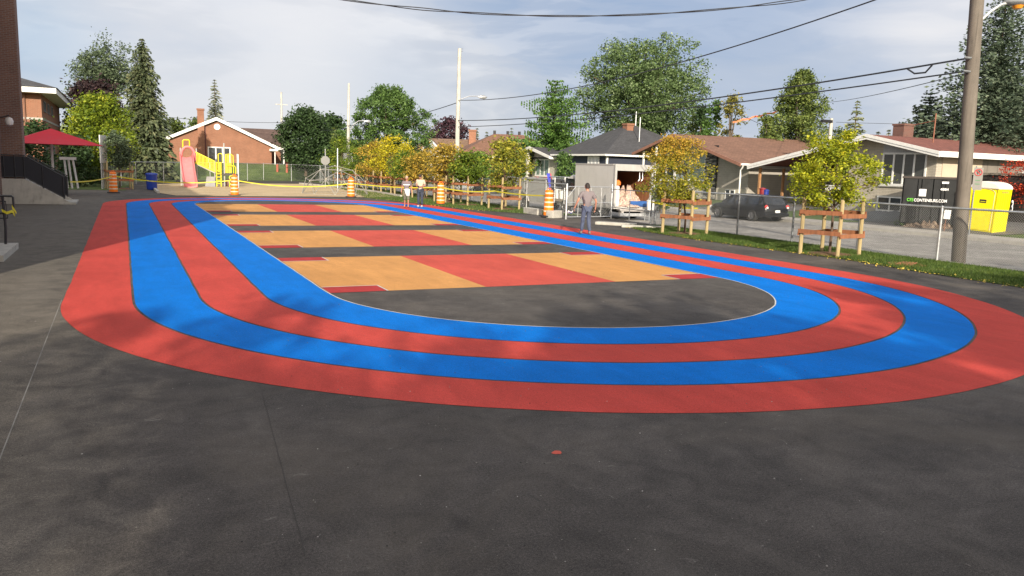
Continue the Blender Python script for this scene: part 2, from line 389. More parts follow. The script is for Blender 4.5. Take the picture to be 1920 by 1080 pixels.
for nm, x0, x1, z in (('road', 20.46, 30.55, -.10),):
    m_ = MB(); m_.add([(x0, -300, z), (x1, -300, z), (x1, 400, z), (x0, 400, z)], [(0, 1, 2, 3)]); m_.build(nm, M_road, label='grey asphalt street beyond the fence', kind='structure')
m_ = MB(); m_.box(30.55, 30.72, -300, 400, -.3, .03); m_.build('kerb', M_conc, label='concrete kerb on the far side of the street', kind='structure')
def slabs(name, c):
    m = Mt(name, .9); s = m.n('ShaderNodeSeparateXYZ'); m.set(s.inputs[0], m.pos()); fr = m.math('FRACT', m.math('DIVIDE', s.outputs[1], 1.5))
    nz = m.noise(m.pos(), 1.4, 6, .65); cc = m.ramp(nz, [(.3, tuple(x*.75 for x in c)), (.7, tuple(x*1.15 for x in c))])
    m.col(m.mix(1.0, cc, m.ramp(fr, [(0, .5), (.02, 1.0), (1, 1.0)]), 'MULTIPLY')); m.bump(m.noise(m.pos(), 40, 3), .3, .01); return m.m
m_ = MB(); m_.add([(30.72, -300, .034), (32.5, -300, .04), (32.5, 400, .04), (30.72, 400, .034)], [(0, 1, 2, 3)]); m_.build('pavement', slabs('pavement_slabs', (.40, .37, .33)), label='pale concrete pavement on the far side of the street', kind='structure')
# driveways of the houses
M_drive = asphalt('driveway_asphalt', (.13, .125, .12), scuff=.1)
for y0, y1, lb in ((36.2, 42.4, 'asphalt driveway leading to the carport'), (21.5, 29.0, 'worn driveway under the dark container'), (63, 66.5, 'driveway beside the navy house')):
    m_ = MB()
    X_ = [32.5, 34, 35, 36, 37, 38, 39.5, 46]
    for a, b in zip(X_, X_[1:]): m_.add([(a, y0, gz(a, y0)+.03), (b, y0, gz(b, y0)+.03), (b, y1, gz(b, y1)+.03), (a, y1, gz(a, y1)+.03)], [(0, 1, 2, 3)])
    m_.build('driveway', M_drive, label=lb, kind='structure')
# running track: a stadium, four lanes
TX, TY, TA, TS = 7.280, 27.379, 4.232, 13.935
def stad(r, n=72):
    pts = []
    for k in range(n+1): a = PI*k/n; pts.append((TX+r*math.cos(a), TY+TS+r*math.sin(a)))
    for k in range(1, 90): pts.append((TX-r, TY+TS-2*TS*k/90))
    for k in range(n+1): a = PI+PI*k/n; pts.append((TX+r*math.cos(a), TY-TS+r*math.sin(a)))
    for k in range(1, 90): pts.append((TX+r, TY-TS+2*TS*k/90))
    out_ = []        # hand laid edges wander a little
    for x, y in pts:
        w = .011*noise.noise(Vector((x*1.3, y*1.3, r*3)))+.005*noise.noise(Vector((x*6, y*6, r))); d = Vector((x-TX, 0 if abs(y-TY) < TS else y-TY-math.copysign(TS, y-TY))).normalized(); out_.append((x+d.x*w, y+d.y*w))
    return out_
def ring(name, o0, o1, z, mat, lb):
    a, b = stad(TA+o0), stad(TA+o1); n = len(a)
    V = [(x, y, z) for x, y in a] + [(x, y, z) for x, y in b]
    return mesh_np(name, V, [(i, (i+1) % n, n+(i+1) % n, n+i) for i in range(n)], mat, label=lb, kind='structure')
def paintmat(name, c, var=.1, rough=.7, worn=.12):
    m = Mt(name, rough, 0, .06); v = m.pos(); a = m.noise(v, .5, 6, .6, .6); b = m.noise(v, 120, 3, .7); d = m.noise(m.map(v, (.5, 2.2, 1), (0, 0, 0), (0, 0, .4)), 1.6, 6, .7)
    cc = m.ramp(a, [(.3, tuple(x*(1-var) for x in c)), (.7, tuple(min(1, x*(1+var)) for x in c))])
    cc = m.mix(1.0, cc, m.ramp(b, [(.33, .70), (.67, 1.26)]), 'MULTIPLY')
    md_ = m.noise(m.map(v, (1, .25, 1)), 2.6, 6, .7, .4); cc = m.mix(1.0, cc, m.ramp(md_, [(.35, .90), (.65, 1.08)]), 'MULTIPLY')
    cc = m.mix(m.ramp(d, [(.5, 0.0), (.78, worn)]), cc, tuple(min(1, x*.8+.06) for x in c))
    sp = m.noise(m.map(v, (3, 1, 1)), 9, 4, .8); cc = m.mix(m.ramp(sp, [(.74, 0.0), (.79, .6)]), cc, (.35, .35, .35))
    m.col(cc); m.bump(b, .9, .005); return m.m
M_red = paintmat('red_track_coating', (.52, .068, .054)); M_blue = paintmat('blue_track_coating', (.0005, .165, .62), worn=.02)
M_or = paintmat('orange_coating', (.58, .29, .10)); M_red2 = paintmat('court_red_coating', (.54, .09, .065))
M_line = P('white_line_paint', (.52, .52, .50), .6, var=.15, scale=6)
M_rbox = paintmat('start_box_red', (.40, .045, .045)); offs = [0, 1.034, 2.011, 2.983, 3.958]
for k, (mt, lb) in enumerate(((M_blue, 'innermost blue lane of the running track'), (M_red, 'second lane, red, of the running track'), (M_blue, 'third lane, blue, of the running track'), (M_red, 'outermost red lane of the running track'))):
    ring('track_lane', offs[k]+(.018 if k else 0), offs[k+1]-.018, .004, mt, lb)
ring('track_line', -.026, -.002, .006, M_line, 'thin white line round the inside of the track')
rows = [(13.42, 18.6), (20.85, 26.0), (28.1, 33.9), (35.8, 41.9)]
IX0, IX1 = TX-TA+.0, TX+TA-.0
def xlim(y):
    if y <= TY+TS: return IX0+.04, IX1-.04
    h = math.sqrt(max(0, (TA-.04)**2-(y-TY-TS)**2)); return TX-h, TX+h
for k, (y0, y1) in enumerate(rows):
    w = ['nearest', 'second', 'third', 'farthest'][k]
    for j, (a, b, mt, cn) in enumerate(((IX0, 6.0, M_or, 'left orange'), (6.0, 8.85, M_red2, 'middle red'), (8.85, IX1, M_or, 'right orange'))):
        yy = [y0+(y1-y0)*t/6 for t in range(7)]; L_ = [(max(a, xlim(y)[0]), y) for y in yy]; R_ = [(min(b, xlim(y)[1]), y) for y in yy]
        m_ = MB(); m_.sheet(L_ + R_[::-1], .003); m_.build('court_panel', mt, label='%s panel of the %s painted row inside the track' % (cn, w), kind='structure')
    for sx in (-1, 1):
        for e, yy in ((0, y0), (1, y1)):
            x0 = IX0+.045 if sx < 0 else IX1-.045-1.0; ya, yb = (yy-.02, yy+.62) if e == 0 else (yy-.62, yy+.02)
            if e == 1 and k == 3: continue
            m_ = MB(); m_.sheet([(x0, ya), (x0+1.0, ya), (x0+1.0, yb), (x0, yb)], .006)
            m_.build('start_box', M_rbox, label='small red start box at the %s %s corner of the %s painted row' % ('left' if sx < 0 else 'right', 'near' if e == 0 else 'far', w), kind='structure')
            m_ = MB(); xin = x0+1.0 if sx < 0 else x0-.05; yin = yb if e == 0 else ya-.05
            m_.sheet([(xin, ya), (xin+.03, ya), (xin+.03, yb), (xin, yb)], .008)
            yl = yb if e == 0 else ya-.05
            m_.sheet([(x0, yl), (x0+1.03, yl), (x0+1.03, yl+.035), (x0, yl+.035)], .0085)
            m_.build('start_box_line', M_line, label='white line of the start box at the %s %s corner of the %s painted row' % ('left' if sx < 0 else 'right', 'near' if e == 0 else 'far', w), kind='structure')
# seam, chalk line, orange spot
m_ = MB(); a, b = W(486, 715), W(572, 1040)
pp = [Vector(a).lerp(Vector(b), t/14) + Vector((random.uniform(-.003, .003), 0, .003)) for t in range(15)]
for p, q in zip(pp, pp[1:]): m_.add([(p.x-.0022, p.y, .003), (p.x+.0022, p.y, .003), (q.x+.0022, q.y, .003), (q.x-.0022, q.y, .003)], [(0, 1, 2, 3)])
m_.build('asphalt_seam', P('seam_tar', (.042, .038, .035), .9), label='dark paving seam in the near asphalt', kind='structure')
m_ = MB(); a, b = W(116, 562), W(-10, 885)
m_.add([(a[0]-.005, a[1], .003), (a[0]+.005, a[1], .003), (b[0]+.005, b[1], .003), (b[0]-.005, b[1], .003)], [(0, 1, 2, 3)])
m_.build('chalk_line', P('chalk', (.22, .21, .19), .9, var=.4, scale=4), label='thin pale chalk line on the asphalt left of the track', kind='structure')
m_ = MB(); c = W(1044, 849); m_.sheet([(c[0]+.036*(1+.4*random.random())*math.cos(t*.5), c[1]+.03*(1+.5*random.random())*math.sin(t*.5)) for t in range(12)], .003)
m_.build('paint_spot', P('orange_spray_paint', (.55, .07, .03), .6), label='small orange paint spot on the near asphalt', kind='structure')
# grass verge along the fence
def strip(name, poly, z, mat, lb, kind='structure'):
    m = MB(); m.sheet(poly, z); return m.build(name, mat, label=lb, kind=kind)
vergeA = [(17.3, -40), (20.3, -40), (20.3, 27.5), (18.3, 27.2), (17.6, 25), (17.35, 22), (17.6, 18), (17.8, 15.6), (17.45, 13), (17.3, 10.2)]
vergeA = [(p[0]-(.05 if i > 3 or i == 0 else 0), p[1]) for i, p in enumerate(vergeA)]
vergeB = [(20.3, 34.0), (20.3, 92), (19.0, 92), (15.6, 60), (14.0, 51), (15.0, 46), (16.0, 39), (16.6, 37), (18.2, 34.3)]
strip('verge', vergeA, .012, M_grass, 'narrow grass verge between the near asphalt and the fence')
strip('verge', vergeB, .012, M_grass, 'grass verge along the far part of the fence')
strip('lawn', [(-40, 57.5), (.1, 57.5), (.1, 64), (.6, 64), (.6, 79), (-40, 79)], .012, M_lawn, 'shaded lawn beyond the end of the asphalt on the left')
def inpoly(x, y, poly):
    c = False; j = len(poly)-1
    for i in range(len(poly)):
        a, b = poly[i], poly[j]
        if (a[1] > y) != (b[1] > y) and x < (b[0]-a[0])*(y-a[1])/(b[1]-a[1])+a[0]: c = not c
        j = i
    return c
def blades(name, poly, n, h, w, mat, lb, z=.012, yr=None):
    X0, X1 = min(p[0] for p in poly), max(p[0] for p in poly); Y0, Y1 = yr or (min(p[1] for p in poly), max(p[1] for p in poly))
    pts = []
    while len(pts) < n:
        x, y = random.uniform(X0, X1), random.uniform(Y0, Y1)
        if inpoly(x, y, poly): pts.append((x, y))
    p = np.array(pts); a = rng.uniform(0, 2*PI, n); hh = h*rng.uniform(.4, 1.3, n); ww = w*rng.uniform(.6, 1.3, n)
    B = np.stack([p[:, 0], p[:, 1], np.full(n, z)], 1); u = np.stack([np.cos(a), np.sin(a), 0*a], 1)*ww[:, None]
    T = B + np.stack([rng.normal(0, .4, n)*hh, rng.normal(0, .4, n)*hh, hh], 1)
    V = np.stack([B-u, B+u, T], 1).reshape(-1, 3)
    return mesh_np(name, V, np.arange(3*n).reshape(-1, 3), mat, label=lb, kind='stuff')
M_blade = leafmat('grass_blades', (.045, .085, .014), (.085, .135, .024), (.16, .17, .05), .25, 1.5)
blades('grass', vergeA, 60000, .065, .008, M_blade, 'short grass blades on the near verge', yr=(9, 27.6))
blades('grass', vergeB, 26000, .07, .016, M_blade, 'short grass blades on the far verge', yr=(34, 80))
M_fl = leafmat('fallen_leaves', (.45, .33, .05), (.55, .42, .08), (.4, .2, .04), .1, 3)
def litter(poly_pts, n, sp, lb, size=.03):
    c = []
    for _ in range(n):
        i = random.randrange(len(poly_pts)-1); t = random.random(); a, b = poly_pts[i], poly_pts[i+1]
        c.append((a[0]+(b[0]-a[0])*t+random.gauss(0, sp), a[1]+(b[1]-a[1])*t+random.gauss(0, sp), .012+random.random()*.03))
    C = np.array(c); a = rng.uniform(0, 2*PI, n); s = size*rng.uniform(.5, 1.2, n)
    A = np.stack([np.cos(a)*s, np.sin(a)*s, rng.normal(0, .3, n)*s], 1); B = np.stack([-np.sin(a)*s*.7, np.cos(a)*s*.7, rng.normal(0, .3, n)*s], 1)
    V, Fk = leafquads(C, A, B); mesh_np('fallen_leaves', V, Fk, M_fl, label=lb, kind='stuff')
litter([(17.3, 9), (17.45, 13), (17.8, 15.6), (17.6, 18), (17.35, 22), (18, 27)], 700, .16, 'yellow leaves scattered along the edge of the near verge')
litter([(16.8, 37), (16, 39), (15, 46), (14, 52)], 260, .25, 'yellow leaves scattered along the edge of the far verge')
# grit and pebbles on the near asphalt
def grit(n, lb):
    c = []
    while len(c) < n:
        y = 2.2+13*random.random()**1.6; x = random.uniform(-.25, 1.25)*y
        c.append((x, y, .004))
    C = np.array(c); a = rng.uniform(0, 2*PI, n); s = .0035+.006*rng.random(n)**3; z = np.stack([0*a, 0*a, s*.9], 1)
    u = np.stack([np.cos(a)*s, np.sin(a)*s, 0*a], 1); w = np.stack([-np.sin(a)*s*.8, np.cos(a)*s*.8, 0*a], 1)
    V = np.stack([C-u, C-w, C+u, C+w, C+z], 1).reshape(-1, 3); b = (np.arange(n)*5)[:, None]
    F = np.concatenate([b+[[0, 1, 4]], b+[[1, 2, 4]], b+[[2, 3, 4]], b+[[3, 0, 4]]], 0)
    m = Mt('pebbles', .9); g_ = m.n('ShaderNodeNewGeometry'); m.col(m.ramp(g_.outputs['Random Per Island'], [(0, (.02, .02, .02)), (.4, (.08, .075, .07)), (.9, (.18, .17, .155)), (1, (.42, .40, .38))]))
    mesh_np('grit', V, F, m.m, label=lb, kind='stuff')
grit(2000, 'fine grit and small pebbles scattered on the near asphalt')
# sand play area
sand = [W(*q)[:2] for q in ((297, 362), (330, 367.0), (440, 368.2), (640, 369.3), (700, 370.5), (748, 369), (700, 360), (640, 352.5), (600, 348.5), (560, 345), (450, 343.5), (330, 343.5), (288, 346))]
mS = Mt('sand', .95); v = mS.pos(); a = mS.noise(v, .5, 6, .6); b = mS.noise(v, 9, 5, .7)
mS.col(mS.mix(1.0, mS.ramp(a, [(.3, (.42, .31, .17)), (.7, (.56, .43, .26))]), mS.ramp(b, [(.35, .7), (.65, 1.2)]), 'MULTIPLY')); mS.bump(b, .8, .05)
strip('sand', sand, .018, mS.m, 'pale sand surface of the play area')
m_ = MB(); pk = [W(*q)[:2] for q in ((752, 369.5), (700, 360.3), (640, 352.6), (600, 348.6), (562, 345.2))]
for p, q in zip(pk, pk[1:]): m_.beam((*p, .06), (*q, .06), .16, .16)
m_.build('sand_edging', M_conc, label='pale concrete edging on the right side of the sand play area', kind='structure')
m_ = MB(); pk = [W(*q)[:2] for q in ((297, 362.6), (291, 357), (286, 346))]
for p, q in zip(pk, pk[1:]): m_.beam((*p, .06), (*q, .06), .16, .16)
m_.build('sand_edging', M_conc, label='pale concrete edging on the left side of the sand play area', kind='structure')
strip('mulch_bed', [W(*q)[:2] for q in ((330, 343.4), (560, 345), (600, 348.4), (630, 346), (560, 340), (330, 338))], .03, P('dark_mulch', (.035, .03, .025), .95, bump=.6), 'dark mulch bed behind the sand')
# ------------------------------------------------------------------ fences
def bars(name, A, B, r, mat, parent=None, **tg):
    A = np.asarray(A, float); B = np.asarray(B, float); d = B-A; d /= np.linalg.norm(d, axis=1)[:, None]
    u = np.cross(d, np.where(np.abs(d[:, 2:3]) > .9, [[1., 0, 0]], [[0, 0, 1.]])); u /= np.linalg.norm(u, axis=1)[:, None]; w = np.cross(d, u)
    k = [u*r, -.5*u*r+.87*w*r, -.5*u*r-.87*w*r]; V = np.stack([A+k[0], A+k[1], A+k[2], B+k[0], B+k[1], B+k[2]], 1).reshape(-1, 3)
    n = len(A); b = (np.arange(n)*6)[:, None]
    Fk = np.concatenate([b+[[0, 1, 4, 3]], b+[[1, 2, 5, 4]], b+[[2, 0, 3, 5]]], 0)
    return mesh_np(name, V, Fk, mat, parent, **tg)
def meshwire(p0, p1, z0, h, s, r, mat, parent):
    p0, p1 = Vector(p0), Vector(p1); Ln = (p1-p0).length; d = (p1-p0)/Ln; A, B = [], []
    t = -h
    while t < Ln:
        a, b = max(t, 0), min(t+h, Ln)
        if b > a:
            A.append((p0.x+d.x*a, p0.y+d.y*a, z0+a-t)); B.append((p0.x+d.x*b, p0.y+d.y*b, z0+b-t))
            A.append((p0.x+d.x*a, p0.y+d.y*a, z0+h-(a-t))); B.append((p0.x+d.x*b, p0.y+d.y*b, z0+h-(b-t)))
        t += s
    return bars('wire_mesh', A, B, r, mat, parent)
M_wire = P('fence_wire', (.36, .37, .37), .5, .6, var=.1); M_wireL = P('pale_fence_wire', (.42, .43, .43), .5, .6, var=.1)
def chainfence(name, lb, pts, h, s, r, postmats, gap=3.0, z0=.05, pr=.03, group=None):
    """pts: poly line of the fence; posts every gap metres"""
    t = thing(name, lb, 'fence', (pts[0][0], pts[0][1], 0), group=group); O = Vector((pts[0][0], pts[0][1], 0)); k = 0
    for a, b in zip(pts, pts[1:]):
        za = a[2] if len(a) > 2 else 0; zb = b[2] if len(b) > 2 else 0
        A, B = Vector((a[0], a[1], za))-O, Vector((b[0], b[1], zb))-O; n = max(1, round((B-A).length/gap))
        MB().tube([A+Vector((0, 0, h)), B+Vector((0, 0, h))], pr*.75, 8).build('top_rail', postmats[0], t)
        for i in range(n + (1 if b is pts[-1] else 0)):
            p = A.lerp(B, i/n); pm = postmats[k % len(postmats)]; k += 1
            MB().tube([p+Vector((0, 0, -.15)), p+Vector((0, 0, h+.03)), p+Vector((0, 0, h+.05))], [pr, pr, pr*.4], 10).build('post', pm, t)
        meshwire((A.x, A.y), (B.x, B.y), (za+zb)/2+z0, h-.0, s, r, M_wire if s < .1 else M_wireL, t)
    return t
chainfence('chain_link_fence', 'near chain link fence with dull grey posts along the street at the right', [(20.22, 1.2), (20.22, 28.2)], 1.5, .066, .0034, [M_galv]*6+[M_dkgalv]*5, 2.7, pr=.035)
chainfence('chain_link_fence', 'long chain link fence with shiny posts behind the row of young trees', [(19.55, 34.3), (19.3, 38.2), (19.75, 47), (19.9, 93)], 1.5, .11, .0035, [M_galv], 3.0)
chainfence('chain_link_fence', 'fence at the back of the play area below the grassy slope', [(-1.2, 60, 0), (.9, 71, 0), (14, 92.5, .1), (21.5, 84, .05)], 1.75, .16, .0024, [M_galv, M_galv], 4.5)
m_ = MB(); m_.box(20.32, 20.47, -60, 27.7, -.3, .035); m_.build('fence_footing', M_conc, label='low pale concrete footing under the near fence', kind='structure')
m_ = MB(); m_.box(20.32, 20.47, 34.2, 120, -.3, .035); m_.build('fence_footing', M_conc, label='low pale concrete footing under the far fence', kind='structure')
# the gate, swung into the playground, and the side panel beside it
g = thing('swing_gate', 'open pipe framed chain link gate swung inward beside the grey truck', 'gate', (17.85, 31.35, 0), math.atan2(.5, 2.65))
Lg = 2.72; f = MB(); f.tube([(0.06, 0, .1), (.06, 0, 1.46), (Lg, 0, 1.46), (Lg, 0, .1)], .024, 8, closed=True); f.tube([(.06, 0, .75), (Lg, 0, .75)], .018, 8)
f.build('gate_frame', M_galv, g); MB().tube([(.08, 0, 1.0), (.5, 0, 1.44)], .018, 8).build('brace', M_galv, g)
for x in (.7, 1.45, 2.1): MB().tube([(x, 0, .1), (x, 0, 1.44)], .012, 6).build('upright', M_galv, g)
MB().tube([(0, 0, -.1), (0, 0, 1.56), (0, 0, 1.6)], [.04, .04, .02], 10).build('gate_post', M_galv, g)
MB().tube([(Lg+.05, 0, 0), (Lg+.05, 0, 1.56), (Lg+.05, 0, 1.6)], [.032, .032, .02], 10).build('latch_post', M_galv, g)
meshwire((.06, 0), (Lg, 0), .1, 1.36, .075, .0025, M_wireL, g)
g = thing('fence_panel', 'short loose fence panel between the gate and the near fence', 'fence panel', (20.45, 31.75, 0), math.atan2(-3.95, -.3)); Lg = 3.96
MB().tube([(0.1, 0, 1.38), (Lg, 0, 1.38)], .02, 8).build('top_rail', M_dkgalv, g); MB().tube([(0.1, 0, .55), (Lg, 0, .55)], .016, 8).build('middle_rail', M_dkgalv, g)
MB().tube([(Lg, 0, -.1), (Lg, 0, 1.45)], .05, 10).build('post', M_dkgalv, g); MB().tube([(Lg*.45, 0, -.1), (Lg*.45, 0, 1.4)], .02, 10).build('post', M_galv, g)
# ------------------------------------------------------------------ buildings
def part(root, name, mb, mat, parent=None, label=None):
    M = Matrix.Translation(-Vector(root.location)) if root.rotation_euler.z == 0 else None
    return mb.build(name, mat, parent or root, M=M, label=label)
def window(root, pl, c, u0, u1, z0, z1, out, n=2, frame=None, glass=None, fw=.07, name='window', hbar=0):
    """pl 'x': wall plane X=c spanning Y u0..u1; 'y': plane Y=c. out = side the glass faces"""
    f, g = MB(), MB(); frame = frame or M_white; glass = glass or glassy()
    def bx(mb, a0, a1, b0, b1, t0, t1):
        lo, hi = sorted((c+out*t0, c+out*t1))
        if pl == 'x': mb.box(lo, hi, a0, a1, b0, b1)
        else: mb.box(a0, a1, lo, hi, b0, b1)
    bx(f, u0-fw, u1+fw, z0-fw*1.3, z0, -.05, .09); bx(f, u0-fw, u1+fw, z1, z1+fw, -.05, .06)
    for k in range(n+1):
        u = u0+(u1-u0)*k/n; w = fw/2 if 0 < k < n else fw
        if k == 0: a, b = u-w, u
        elif k == n: a, b = u, u+w
        else: a, b = u-w, u+w
        bx(f, a, b, z0, z1, -.05, .055)
    if hbar: bx(f, u0, u1, (z0+z1)/2-.02, (z0+z1)/2+.02, -.04, .05)
    bx(g, u0, u1, z0, z1, .003, .02)
    fo = part(root, name, f, frame); part(root, 'pane', g, glass, parent=fo); return fo
B_school = brick('school_brick', (.135, .062, .045), (.19, .09, .062), (.20, .17, .15))
B_orange = brick('orange_brick', (.25, .085, .040), (.31, .11, .055), (.30, .20, .14))
B_red = brick('terracotta_brick', (.22, .075, .036), (.27, .098, .05), (.26, .17, .12))
B_beige = brick('beige_brick', (.44, .39, .31), (.50, .45, .37), (.34, .30, .25), .4, .09)
R_brown = shingle('brown_shingles', (.20, .105, .070)); R_red = shingle('dark_red_shingles', (.20, .070, .052)); R_dark = shingle('dark_grey_shingles', (.062, .062, .068)); R_db = shingle('dark_brown_shingles', (.11, .070, .058))
S_taupe = siding('taupe_siding', (.30, .275, .24)); S_cream = P('cream_render', (.50, .42, .32), .85, var=.05); S_grey = siding('grey_board_siding', (.42, .42, .43), .15, vert=True)
S_navy = siding('navy_siding', (.030, .036, .060), .12); S_white = siding('white_siding', (.70, .68, .63), .12); S_gable = P('gable_board', (.35, .34, .33), .8)
M_soffit = P('soffit_paint', (.50, .48, .44), .8, var=.06)
# --- school, only its near corner and pier reach into the photo
t = thing('school_building', 'dark brown brick school building at the left edge of the photo', 'school', (-4.7, 26, 0))
m = MB(); m.box(-32, -4.7, 10.2, 42.2, -.3, 9.5); part(t, 'wall', m, B_school)
m = MB(); m.box(-32.1, -4.6, 10.1, 42.3, 9.5, 9.85); part(t, 'parapet_cap', m, M_conc)
for y in (12, 17, 22, 27, 41.3):
    m = MB(); m.box(-4.95, -3.92, y, y+.9, -.3, 9.5); part(t, 'brick_pier', m, B_school)
    m = MB(); m.box(-5.0, -3.86, y-.06, y+.96, 9.5, 9.72); part(t, 'pier_cap', m, M_conc)
for y in (14, 19, 24, 30.6, 37.4):
    for z0, z1 in ((2.3, 4.3), (5.9, 8.0)): window(t, 'x', -4.7, y, y+2.6, z0, z1, 1, 2, M_black, glassy())
m = MB(); m.tube([(-4.7, 40.6, 3.6), (-4.3, 40.6, 3.75), (-4.3, 40.6, 3.6)], .03, 8); part(t, 'lamp_bracket', m, M_black)
m = MB(); m.lathe([(.05, 0), (.14, .06), (.17, .2), (.12, .34), (.03, .38)], (-4.3, 40.6, 3.3), 14); part(t, 'lamp_globe', m, P('opal_glass', (.6, .58, .55), .3))
# --- concrete stair with dark railing panels
def stair(lb, y0, y1, zt, xl, xr, group=None):
    t = thing('entrance_stair', lb, 'stairs', (xl, y0, 0)); n = 6
    m = MB(); m.box(-4.7, xl, y0, y1, -.1, zt)
    for k in range(n):
        a = xl+(xr-xl)*k/n; m.box(a, a+(xr-xl)/n+.001*(k < n-1), y0+.22, y1-.22, -.1, zt*(1-(k+1)/(n+1)))
    part(t, 'steps', m, M_conc)
    for yy in (y0, y1-.2): part(t, 'side_wall', MB().prism([(-4.7, -.1), (xr+.35, -.1), (xr+.35, .08), (xl, zt+.02), (-4.7, zt+.02)], yy-.003, yy+.203, axis='y'), M_conc)
    m = MB(); m.box(xr-.1, xr+.55, y0-.1, y1+.1, -.05, .09); part(t, 'bottom_pad', m, M_conc)
    for yy in (y0+.1, y1-.1):
        for nm, pts in (('railing_panel', [(-4.7, zt), (xl, zt), (xr+.15, .16)]),):
            m = MB()
            for (a, za), (b, zb) in zip(pts, pts[1:]):
                m.add([(a, yy, za+.12), (b, yy, zb+.12), (b, yy, zb+.98), (a, yy, za+.98)], [(0, 1, 2, 3)])
                m.add([(a, yy+.012, za+.12), (b, yy+.012, zb+.12), (b, yy+.012, zb+.98), (a, yy+.012, za+.98)], [(3, 2, 1, 0)])
            part(t, nm, m, P('railing_mesh', (.012, .014, .022), .5))
            m = MB(); m.tube([(a, yy, za+1.03) for a, za in pts], .025, 8); m.tube([(a, yy, za+.1) for a, za in pts], .02, 8)
            for a, za in ((-4.6, zt), (-4.2, zt), (xl, zt), ((xl+xr)/2, (zt+.16)/2), (xr+.1, .16)): m.tube([(a, yy-.03, za-.12), (a, yy-.03, za+1.03)], .022, 8)
            part(t, 'railing', m, M_black)
    return t
stair('concrete entrance stair with dark railing panels below the brick pier', 40.55, 43.0, 1.06, -3.85, -2.5)
st2 = stair('near entrance stair whose pad and black handrail show at the left edge', 19.0, 21.7, .95, -4.1, -3.2)
m = MB(); m.box(-3.2, -2.25, 18.95, 21.6, -.05, .13); part(st2, 'concrete_pad', m, M_conc)
m = MB(); m.tube([(-3.3, 21.3, 1.24), (-2.30, 21.3, 1.22), (-2.27, 21.3, 1.19), (-2.27, 21.3, .84), (-2.75, 21.3, .82)], .026, 8); m.tube([(-2.47, 21.3, 0.1), (-2.45, 21.3, .5), (-2.47, 21.3, 1.2)], .028, 8); m.tube([(-3.0, 21.3, 1.1), (-2.42, 21.3, 1.1), (-2.40, 21.3, .72), (-3, 21.3, .72)], .02, 6)
part(st2, 'handrail_end', m, M_black)
M_tape = P('yellow_tape', (.60, .54, .03), .45, var=.08, scale=14)
def ribbon(nm, pts, h, mat, lb=None, cat=None, parent=None):
    m = MB()
    for a, b in zip(pts, pts[1:]):
        a, b = Vector(a), Vector(b); n_ = (b-a).cross(Vector((0, 0, 1))).normalized()*.0015
        hh = Vector((0, 0, h/2)); m.add([a-hh-n_, b-hh-n_, b+hh-n_, a+hh-n_], [(0, 1, 2, 3)]); m.add([a-hh+n_, b-hh+n_, b+hh+n_, a+hh+n_], [(3, 2, 1, 0)])
    return m.build(nm, mat, parent, label=lb, cat=cat)
ribbon('tape_knot', [(-2.5, 21.26, .90), (-2.4, 21.25, .84), (-2.3, 21.26, .88), (-2.25, 21.27, .78), (-2.3, 21.26, 1.0), (-2.22, 21.27, .84)], .06, M_tape, 'torn yellow tape tied to the black handrail at the left edge', 'tape')
# --- second brick building behind the red canopy
cx, cy = at(84, 72)
t = thing('brick_building', 'two storey orange brick building with white soffit behind the red canopy', 'building', (cx, cy, 0))
zt = hz(84, 176, 72)
m = MB(); m.box(cx-16, cx, cy, cy+20, -.2, zt); part(t, 'wall', m, B_orange)
m = MB(); m.box(cx-17, cx+1.1, cy-1.1, cy+21, zt, zt+.42); part(t, 'soffit', m, M_white)
m = MB(); m.add([(cx-17.1, cy-1.2, zt+.42), (cx+1.2, cy-1.2, zt+.42), (cx+1.2, cy+21.2, zt+.42), (cx-17.1, cy+21.2, zt+.42), (cx-8, cy+7, zt+3.1), (cx-8, cy+13, zt+3.1)], [(0, 1, 4), (1, 2, 5, 4), (2, 3, 5), (3, 0, 4, 5)]); part(t, 'roof', m, R_dark)
zb = hz(84, 223, 72)
m = MB(); m.box(cx-16.04, cx+.04, cy-.04, cy+20.04, zb-.08, zb+.08); part(t, 'stone_band', m, M_conc)
for k in range(3):
    for z0, z1 in ((1.1, zb-.9), (zb+.7, zt-.5)): window(t, 'x', cx, cy+1.8+k*3.6, cy+3.6+k*3.6, z0, z1, 1, 2, M_dkgalv, glassy())
m = MB(); m.tube([(cx-1.1, cy-.08, zt), (cx-1.1, cy-.08, 0)], .06, 8); part(t, 'downspout', m, P('brown_metal', (.18, .09, .06), .5))
# --- house A: white fascia, dark red roof, carport
def roofz(Y, A, sl, sr): return A[1]-(A[0]-Y)*sr if Y < A[0] else A[1]-(Y-A[0])*sl
t = thing('bungalow', 'beige brick bungalow with dark red roof, white fascia and wide carport', 'house', (39, 32, .3))
A = (32.8, 4.72); sr, sl_ = .213, .1916; Rr, Ll = 28.15, 42.3
def slabroof(X0, X1, A, Yr, zr, Yl, zl, th=.12): return MB().prism([(Yr, zr), (A[0], A[1]), (Yl, zl), (Yl, zl-th), (A[0], A[1]-th), (Yr, zr-th)], X0, X1, axis='x')
part(t, 'roof', slabroof(38.03, 54, A, Rr, roofz(Rr, A, sl_, sr), Ll, roofz(Ll, A, sl_, sr)), R_red)
m = MB()
for dz, x0, x1, h in ((.02, 37.96, 38.028, .17), (-.15, 37.99, 38.026, .13)):
    m.prism([(Rr-.02, roofz(Rr, A, sl_, sr)+dz), (A[0], A[1]+dz), (Ll+.02, roofz(Ll, A, sl_, sr)+dz), (Ll+.02, roofz(Ll, A, sl_, sr)+dz-h), (A[0], A[1]+dz-h), (Rr-.02, roofz(Rr, A, sl_, sr)+dz-h)], x0, x1, axis='x')
